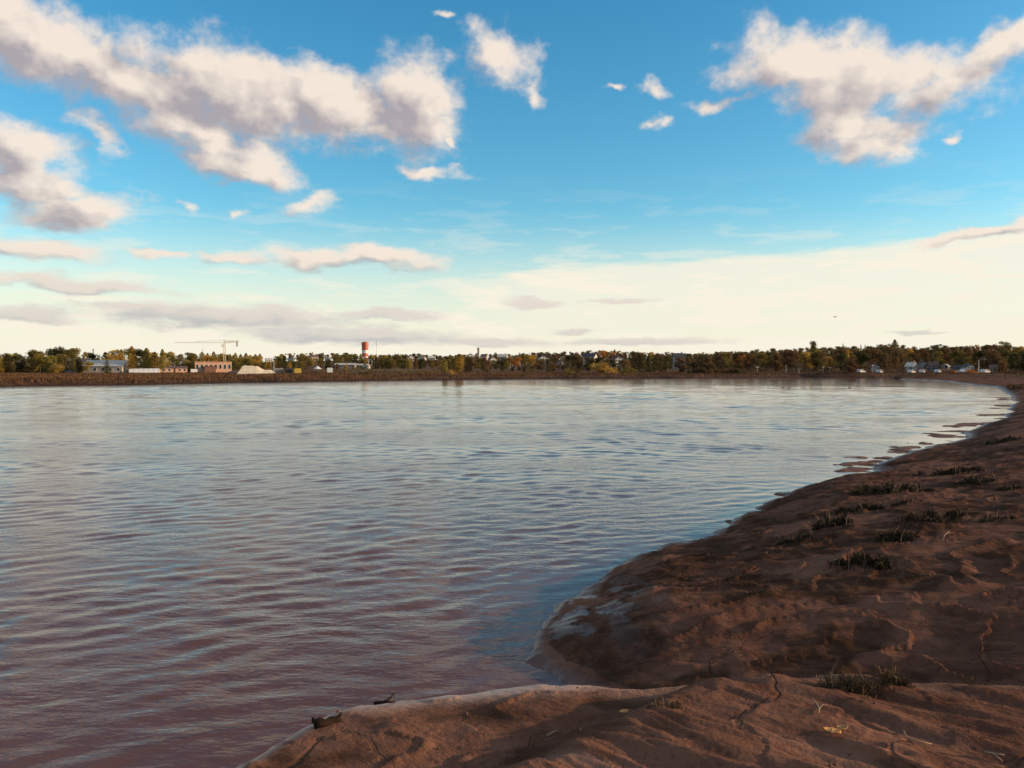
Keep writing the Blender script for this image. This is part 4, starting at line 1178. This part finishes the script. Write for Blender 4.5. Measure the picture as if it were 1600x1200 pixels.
for (x0, x1, rows, cols, kinds, words) in ZONES:
    pool = [c for c, n_ in cols for _ in range(n_)]
    kp = ['broadleaf_tree'] * kinds[0] + ['birch_tree'] * kinds[1] + ['spruce_tree'] * kinds[2]
    for ri, r in enumerate(rows):
        last = ri == len(rows) - 1
        px = x0 + rt.uniform(0, 8)
        while px < x1:
            rr = r * rt.uniform(0.97, 1.03)
            d = pix_dir(px, HOR); h_ = math.hypot(d.x, d.y); x, y = d.x / h_ * rr, d.y / h_ * rr; z = gz(x, y)
            sky_y = float(np.interp(px, SKYX, SKYY))
            hmax = zrow(sky_y + rt.uniform(-0.5, 3.5), rr) - z
            hgt = hmax if last else min(rt.uniform(6.5, 11.5), hmax * rt.uniform(0.8, 1.0))
            kd = rt.choice(kp); colr = rt.choice(pool)
            wpx = {'broadleaf_tree': 7.2, 'birch_tree': 4.2, 'spruce_tree': 3.8}[kd] * max(hgt, 5) / 10 * FPX / rr
            for (a0, a1, tp, kr) in KEEP:
                if kr > rr - 4 and a0 - wpx * .42 < px < a1 + wpx * .42:
                    vis = zrow(tp + (0.62 if kr - rr > 3 else 1.0) * 9, rr) - z    # stay below what must be seen
                    hgt = min(hgt, vis)
            if hgt > 2.2:
                if hgt < 4.5 and kd == 'broadleaf_tree':
                    wd = 1.25
                else:
                    wd = 1.5 if kd == 'birch_tree' else 1.1
                if kd == 'spruce_tree' and colr not in ('dark green', 'olive green'):
                    colr = 'dark green'
                PLAN.append((hgt / rr, kd, colr, x, y, z, hgt, ('front-row ' if ri == 0 else 'skyline ' if last else 'middle-row ') + colr + ' ' + KW[kd] + ' ' + words + (', left end', ', middle', ', right end')[min(2, max(0, int(3 * (px - x0) / (x1 - x0))))], KW[kd].replace('birch', 'birche').replace('tree', 'tree') + 's ' + words, wd)); cnt += 1
            px += wpx * rt.uniform(0.8, 1.15)
PLAN.sort(key=lambda p: -p[0])
nb_ = {'broadleaf_tree': 265, 'birch_tree': 280, 'spruce_tree': 280}; rest_ = []
for p in PLAN:
    if nb_[p[1]] > 0:
        nb_[p[1]] -= 1; tree(*p[1:])
    else:
        rest_.append(p)
def undergrowth():
    rg = np.random.RandomState(91); n = 150000
    px = rg.uniform(-60, 1660, n); u = rg.rand(n)
    r0_ = np.interp(px, [-60, 290, 300, 440, 690, 700, 880, 1660], [440, 440, 590, 540, 520, 415, 415, 425])
    r1_ = np.interp(px, [-60, 290, 300, 440, 690, 880, 900, 1660], [500, 500, 720, 1070, 1060, 1000, 770, 740])
    r = r0_ * (r1_ / r0_) ** u
    a = np.arctan((px - 800) / FPX); x = np.sin(a) * r; y = np.cos(a) * r
    cl = fbm(x * 0.07, y * 0.05, 3, 601)
    ok = cl > -0.22
    for (a0, a1, tp, kr) in KEEP:
        ok &= ~((px > a0 - 2) & (px < a1 + 2) & (r < kr + 6))
    x, y, r, cl = x[ok], y[ok], r[ok], cl[ok]; n = len(x)
    z = terrain(x, y)[0]
    c = np.stack([x, y, z + rg.uniform(0, 1, n) ** 0.8 * (1.6 + 3.2 * np.clip(cl + .22, 0, 1) * 2.0)], 1)
    me = leaf_quads('undergrowth', c, rg.uniform(0.25, 0.55, n), rg)
    o = add('undergrowth', me); o.color = (0.095, 0.062, 0.024, 1)
    tag(o, 'dense brush between the tree trunks of the far woods', 'undergrowth', kind='stuff')
undergrowth()
def wood_mass():
    """trees too small and too many to pick out: one mass with its own colour for each crown"""
    vs = []; cs = []
    for i, p in enumerate(rest_):
        _, kd, colr, x, y, z, hgt, _, _, wd = p
        me = PROTO[kd][i % len(PROTO[kd])][1]
        co = np.empty(len(me.vertices) * 3, np.float32); me.vertices.foreach_get('co', co)
        q = co.reshape(-1, 4, 3)[i % 3::3]
        c = q.mean(1, keepdims=True); q = c + (q - c) * 1.6
        a = rt.uniform(0, 6.28); s_ = hgt / 10; sw = s_ * wd
        vx = (q[..., 0] * math.cos(a) - q[..., 1] * math.sin(a)) * sw + x; vy = (q[..., 0] * math.sin(a) + q[..., 1] * math.cos(a)) * sw + y
        v = np.stack([vx, vy, q[..., 2] * s_ + z], -1).reshape(-1, 3); vs.append(v)
        cs.append(np.tile(np.array(FOL[colr] + (1,)) * rt.uniform(.82, 1.18), (len(v), 1)))
    v = np.concatenate(vs); c = np.concatenate(cs); me = np_mesh('distant_wood', v, np.arange(len(v)).reshape(-1, 4))
    at = me.attributes.new('tint', 'FLOAT_COLOR', 'POINT'); at.data.foreach_set('color', c.astype(np.float32).ravel())
    m = M_LEAF.copy(); m.name = 'wood_mass_foliage'; N = NT(m.node_tree)
    an = N.n('ShaderNodeAttribute', attribute_name='tint')
    for nd in m.node_tree.nodes:
        if nd.type == 'VECT_MATH':
            N.link(an.outputs['Color'], nd.inputs[0])
    o = add('distant_wood', me, m)
    tag(o, 'mass of small distant trees filling the wooded slopes behind the nearer trees', 'woodland', kind='stuff')
if rest_:
    wood_mass()
print('woods', cnt, 'things', len(TREES), 'mass', len(rest_))

# ------------------------------------------------------------------ birds
M_GULLW = plain('gull_white', (0.55, 0.52, 0.48), 0.8, 0.1); M_GULLG = plain('gull_grey', (0.16, 0.15, 0.15), 0.8, 0.1); M_BILL = plain('bill', (0.35, 0.2, 0.05), 0.6, 0.1)
def gull(loc, rz, label, flying=False, dark=False):
    rt_ = empty('gull', loc, rz)
    m = MB().tube([(-.26, 0, .05), (-.2, 0, .07), (-.05, 0, .075), (.1, 0, .085), (.17, 0, .12)], [.015, .05, .085, .075, .04], 10)
    m.obj('body', M_GULLG if dark else M_GULLW, rt_, True)
    hd = MB().tube([(.14, 0, .12), (.17, 0, .19), (.2, 0, .215), (.24, 0, .21)], [.045, .042, .045, .012], 9).obj('head', M_GULLW, rt_, True)
    MB().tube([(.235, 0, .21), (.29, 0, .2)], [.012, .004], 5).obj('bill', M_BILL, hd)
    MB().prism([(-.2, .05), (-.36, .04), (-.37, .055), (-.2, .09)], 'y', -.05, .05).obj('tail', M_GULLG, rt_)
    for s_ in (-1, 1):
        if flying:
            v = [(.10, s_ * .05, .10), (-.06, s_ * .05, .10), (-.02, s_ * .34, .24), (.10, s_ * .32, .24), (-.14, s_ * .66, .2), (-.06, s_ * .62, .21)]
            v += [(a, b_, c_ + .012) for a, b_, c_ in v]
            f = [(0, 1, 2, 3), (3, 2, 4, 5), (9, 8, 7, 6), (11, 10, 8, 9), (0, 3, 9, 6), (3, 5, 11, 9), (1, 7, 8, 2), (2, 8, 10, 4), (4, 10, 11, 5), (0, 6, 7, 1)]
            m = MB(); m.v = v; m.f = f; m.obj('wing', M_GULLG, rt_)
        else:
            MB().tube([(.09, s_ * .07, .1), (-.05, s_ * .075, .12), (-.2, s_ * .05, .1), (-.34, s_ * .02, .1)], [.03, .045, .03, .006], 7).obj('wing', M_GULLG, rt_, True)
    tag(rt_, label, 'gull', None if flying else 'gulls resting on the far water')
d = pix_dir(1305, 496)
gull(tuple(Vector((0, 0, EYE)) + d * 150), R(20), 'lone gull flying low in the cream sky on the right', True)
for i, (px, py) in enumerate([(1117, 602.5), (1200, 606), (1224, 606), (1233, 606.5), (1252, 606), (1257, 606.5), (1268, 606.2), (1327, 606)]):
    x, y = at0(px, py)
    gull((x, y, -0.03), R(rt.uniform(0, 360)), 'small dark gull afloat on the smooth far water', False, True)

# ------------------------------------------------------------------ foreground: plants, leaves, sticks
def near_hit(px, py):
    x, y, z, r = ground_hit(px, py, 2.2, 130.0)
    return x, y, z, r
M_TUFT = grass_material('dark_samphire', (0.065, 0.044, 0.025), (0.11, 0.075, 0.042))
M_TUFTL = grass_material('dry_samphire', (0.14, 0.085, 0.045), (0.24, 0.15, 0.08))
M_STRAW = plain('dry_straw', (0.30, 0.19, 0.115), 0.8, 0.15, 8)
M_LEAFY = plain('fallen_leaf', (0.55, 0.27, 0.09), 0.7, 0.25, 18)
M_WOOD = plain('wet_driftwood', (0.030, 0.017, 0.012), 0.95, 0.35, 10)
[n_ for n_ in M_WOOD.node_tree.nodes if n_.type == 'BSDF_PRINCIPLED'][0].inputs['Specular IOR Level'].default_value = 0.05
def tuft(px, py, wpx, hpx, label, n=260, mat=None, depth=0.55, seed=0, stalks=3, name='marsh_plant'):
    x, y, z, r = near_hit(px, py)
    k = r / FPX; w = wpx * k / 2; h = hpx * k * (1.0 if mat else 0.62)
    rg = np.random.RandomState(500 + seed)
    root = empty(name, (x, y, z))
    V_ = []; F_ = []
    nc = 9
    ca = rg.uniform(0, 6.28, nc); cq = np.sqrt(rg.rand(nc)); chh = rg.uniform(.45, 1.15, nc); cw_ = rg.uniform(.2, .55, nc)
    ci = rg.randint(0, nc, n); aa = rg.uniform(0, 6.28, n); q1 = np.abs(rg.normal(0, .6, n))
    qq = np.minimum(q1, 1.0)
    BX = (np.cos(ca[ci]) * cq[ci] * .8 + np.cos(aa) * q1 * cw_[ci]) * w; BY = (np.sin(ca[ci]) * cq[ci] * .8 + np.sin(aa) * q1 * cw_[ci]) * w * depth
    BZ = terrain(x + BX, y + BY)[0] - z - 0.01
    for i in range(n):
        bx, by, bz, q = float(BX[i]), float(BY[i]), float(BZ[i]), float(qq[i])
        L = h * chh[ci[i]] * rg.uniform(0.3, 1.0) * (1.1 - 0.6 * q)
        t = rg.uniform(0, 6.28); lean = rg.uniform(0.1, 0.75); wd = max(0.0018, 0.0006 * r) * rg.uniform(0.6, 1.5)
        lx, ly = math.cos(t) * lean * L, math.sin(t) * lean * L
        px_, py_ = -math.sin(t + 1.0) * wd, math.cos(t + 1.0) * wd
        b = len(V_)
        V_ += [(bx - px_, by - py_, bz), (bx + px_, by + py_, bz), (bx + lx * .35 + px_, by + ly * .35 + py_, bz + L * .6), (bx + lx * .35 - px_, by + ly * .35 - py_, bz + L * .6), (bx + lx, by + ly, bz + L)]
        F_ += [(b, b + 1, b + 2, b + 3), (b + 3, b + 2, b + 4)]
        for s_ in range(3):       # little side shoots
            f0 = rg.uniform(.25, .9); sx_, sy_, sz_ = bx + lx * f0 * .6, by + ly * f0 * .6, bz + L * f0 * .9
            e = rg.normal(0, .22, 3) * L; e[2] = abs(e[2]) + .06 * L
            b = len(V_)
            V_ += [(sx_ - px_, sy_ - py_, sz_), (sx_ + px_, sy_ + py_, sz_), (sx_ + e[0] + px_ * .7, sy_ + e[1] + py_ * .7, sz_ + e[2]), (sx_ + e[0] - px_ * .7, sy_ + e[1] - py_ * .7, sz_ + e[2])]
            F_.append((b, b + 1, b + 2, b + 3))
    m = MB(); m.v = V_; m.f = F_
    tag(m.obj('shoots', mat or M_TUFT, root), kind='stuff')
    for i in range(stalks):
        a = rg.uniform(0, 6.28); q = rg.rand() * .8
        bx, by = math.cos(a) * q * w, math.sin(a) * q * w * depth; bz = gz(x + bx, y + by) - z
        L = h * rg.uniform(.7, 1.35); t = rg.uniform(-.5, .5); wd = max(.001, .0003 * r)
        MB().tube([(bx, by, bz - .01), (bx + t * L * .3, by, bz + L * .6), (bx + t * L, by, bz + L)], [wd, wd * .8, wd * .4], 4).obj('dry_stalk', M_STRAW, root)
    tag(root, label, 'plant', 'marsh plants on the mud banks')
TUFTS = [
 (1358, 1086, 128, 30, 'dry sunlit plant tuft on the crest of the near bank', 420, M_TUFTL, .3),
 (1455, 815, 92, 24, 'big dark plant tuft on the right bank nearest the pale stick', 420, None, .6),
 (1296, 826, 52, 34, 'upright dark tuft on the right bank closest to the water edge', 260, None, .6),
 (1240, 848, 52, 18, 'low dark tuft, lowest and leftmost on the right bank', 220, None, .6),
 (1402, 845, 66, 26, 'dark leggy tuft left of the pale stick', 260, None, .6),
 (1345, 882, 90, 36, 'wide dark tuft, nearest one on the shaded slope', 380, None, .6),
 (1475, 742, 96, 16, 'long dark plant strip high on the right bank', 360, None, .5),
 (1395, 770, 110, 20, 'broad dark plant patch left of the long plant strip', 380, None, .5),
 (1345, 795, 70, 18, 'dark plant patch between the broad patch and the upright tuft', 260, None, .5),
 (1518, 757, 86, 16, 'thin dark tuft right of the broad plant patch', 240, None, .5),
 (1556, 815, 58, 14, 'sparse tuft near the right picture edge', 110, None, .5),
 (1565, 690, 60, 10, 'faint plant strip far up the right bank', 200, None, .4),
 (1416, 788, 46, 10, 'small low tuft under the broad plant patch', 120, None, .5),
 (1576, 765, 34, 12, 'tiny tuft at the right edge above the sparse one', 80, None, .5),
 (1045, 1106, 66, 12, 'clump of dead seedlings on the near bank by the orange lit hollow', 150, M_TUFTL, .5),
]
for i, (px, py, wp, hp, lab, n, mt, dp) in enumerate(TUFTS):
    tuft(px, py, wp * 1.15, hp, lab, int(n * 1.6), mt, dp, i)
def leaf(px, py, size, turn, label, curl=0.5):
    x, y, z, r = near_hit(px, py)
    root = empty('fallen_leaf', (x, y, z + .006), R(turn))
    n = 9; m = MB()
    V_ = []
    for i in range(n):
        t = i / (n - 1)
        wd = size * .34 * math.sin(math.pi * min(1, t * 1.02)) ** .8 * (1 - .25 * t) + .001
        for j in (-1, 0, 1):
            zz = curl * size * (.22 * abs(j) * (1 - .4 * t) + .35 * (t - .4) ** 2)
            V_.append(((t - .5) * size, j * wd * (1 + .12 * math.sin(i * 2.3 + j)), zz))
    m.v = V_
    m.f = [(i * 3 + j, i * 3 + j + 1, i * 3 + j + 4, i * 3 + j + 3) for i in range(n - 1) for j in range(2)]
    o = m.obj('blade', M_LEAFY, root, True)
    md = o.modifiers.new('thickness', 'SOLIDIFY'); md.thickness = .0015
    MB().tube([(-.5 * size, 0, curl * size * .05), (-.7 * size, .06 * size, .012), (-.95 * size, .02 * size, .003)], [.0022, .0018, .0012], 5).obj('stem', M_STRAW, root)
    tag(root, label, 'leaf')
leaf(1299, 1152, .075, 150, 'orange dead leaf curled in a hollow of the near bank, front one', .9)
leaf(1316, 1150, .060, 20, 'brown dead leaf folded against the orange leaf on its right', 1.2)
leaf(975, 1116, .05, 200, 'tiny orange leaf beside the orange lit hollow', .8)
def stick(pts, rad_, label, name='stick', mat=None, forks=()):
    """pts: photo pixels where the stick lies on the mud, with a lift in metres"""
    ws = []
    for (px, py, lift) in pts:
        x, y, z, r = near_hit(px, py); ws.append(Vector((x, y, z + lift + rad_ * .7)))
    root = empty(name, ws[0] - Vector((0, 0, rad_)))
    m = MB().tube([w - root.location for w in ws], [rad_ * (1 - .5 * i / max(1, len(ws) - 1)) for i in range(len(ws))], 6)
    m.obj('stem', mat or M_STRAW, root, True)
    for fk in forks:
        fw = []
        for (px, py, lift) in fk:
            x, y, z, r = near_hit(px, py); fw.append(Vector((x, y, z + lift + rad_ * .7)) - root.location)
        MB().tube(fw, [rad_ * .8, rad_ * .6] + [rad_ * .4] * (len(fw) - 2), 6).obj('fork', mat or M_STRAW, root, True)
    tag(root, label, 'stick')
stick([(1280, 1112, .01), (1276, 1107, .015), (1270, 1101, .02)], .0045, 'pale forked twig on the near bank above the orange leaf', 'twig', None,
      [[(1280, 1112, .01), (1286, 1110, .015), (1293, 1111, .012)], [(1280, 1112, .01), (1280, 1116, .008), (1279, 1119, .004)]])
stick([(1412, 1150, .01), (1418, 1156, .006), (1434, 1161, .004), (1456, 1165, .004)], .004, 'pale curved straw lying on the near bank right of the leaves', 'straw')
stick([(1538, 1183, .012), (1552, 1187, .01), (1566, 1196, .006)], .005, 'broken reed in the bottom right corner of the near bank', 'reed', None, [[(1552, 1187, .01), (1560, 1188, .012), (1570, 1191, .01)]])
stick([(855, 1155, .006), (863, 1151, .008), (871, 1147, .006)], .005, 'short pale stick on the near bank below the dark hollow', 'stick')
stick([(1472, 850, .0), (1476, 846, .05), (1483, 842, .10)], .008, 'pale stick leaning on the right bank below the big tuft', 'stick')
stick([(585, 1104, .01), (600, 1103, .012), (611, 1098, .02), (616, 1092, .05)], .009, 'small dark twig at the rim of the near bank', 'twig', M_WOOD, [[(600, 1103, .012), (608, 1104, .015), (618, 1103, .01)]])
def driftwood(px, py, L, label):
    x, y, z, r = near_hit(px, py)
    root = empty('driftwood', (x, y, z), R(28))
    rg = random.Random(9); m = MB()
    pts = [(-L * .5 + L * t, rg.uniform(-.01, .01), .012 + rg.uniform(-.006, .006)) for t in (0, .2, .4, .6, .8, 1)]
    m.tube(pts, [.020, .026, .017, .022, .016, .006], 7)
    m.obj('log', M_WOOD, root, True)
    MB().tube([(-L * .48, 0, .02), (-L * .5, .01, .035), (-L * .54, .0, .045)], [.014, .010, .003], 6).obj('stub', M_WOOD, root)
    MB().tube([(L * .36, 0, .02), (L * .46, .0, .03), (L * .55, .01, .04)], [.010, .007, .002], 6).obj('stub', M_WOOD, root)
    tag(root, label, 'driftwood')
driftwood(512, 1134, .13, 'dark broken driftwood on the left rim of the near bank')
# crumbs of dry mud on the near bank: too many and small to count
def crumbs():
    rg = np.random.RandomState(77); n = 2600; n2 = 9000
    aa = rg.uniform(R(3), R(36), n2); rr = 6.2 * (45 / 6.2) ** rg.rand(n2)
    x = np.concatenate([rg.uniform(-1.2, 3.2, n), np.sin(aa) * rr]); y = np.concatenate([rg.uniform(2.6, 4.4, n), np.cos(aa) * rr])
    z, s, b, t = terrain(x, y); r = np.hypot(x, y)
    ok = np.where(r < 6, (t > .1) & (fbm(x * 1.6, y * 1.6, 3, 501) > .05), (s > .3) & (fbm(x * .6, y * .6, 4, 503) > .06))
    x, y, z, r = x[ok], y[ok], z[ok], r[ok]; n = len(x)
    oc = np.array([(1, 0, 0), (-1, 0, 0), (0, 1, 0), (0, -1, 0), (0, 0, 1), (0, 0, -1)], float)
    fc = np.array([(0, 2, 4), (2, 1, 4), (1, 3, 4), (3, 0, 4), (2, 0, 5), (1, 2, 5), (3, 1, 5), (0, 3, 5)])
    sz = rg.uniform(.0012, .0045, n) * (1 + (rg.rand(n) > .95) * 1.3) * np.clip(r / 4.5, 1, 5)
    v = np.stack([x, y, z + sz * .3], 1)[:, None] + oc[None] * sz[:, None, None] * rg.uniform(.6, 1.4, (n, 6, 1))
    f = fc[None] + (np.arange(n) * 6)[:, None, None]
    o = add('mud_crumbs', np_mesh('mud_crumbs', v.reshape(-1, 3), f.reshape(-1, 3)), plain('dry_mud_crumb', (0.12, 0.05, 0.03), .95, .3, 20))
    tag(o, 'small crumbs of mud scattered over the mud banks', 'mud crumbs', kind='stuff')
crumbs()
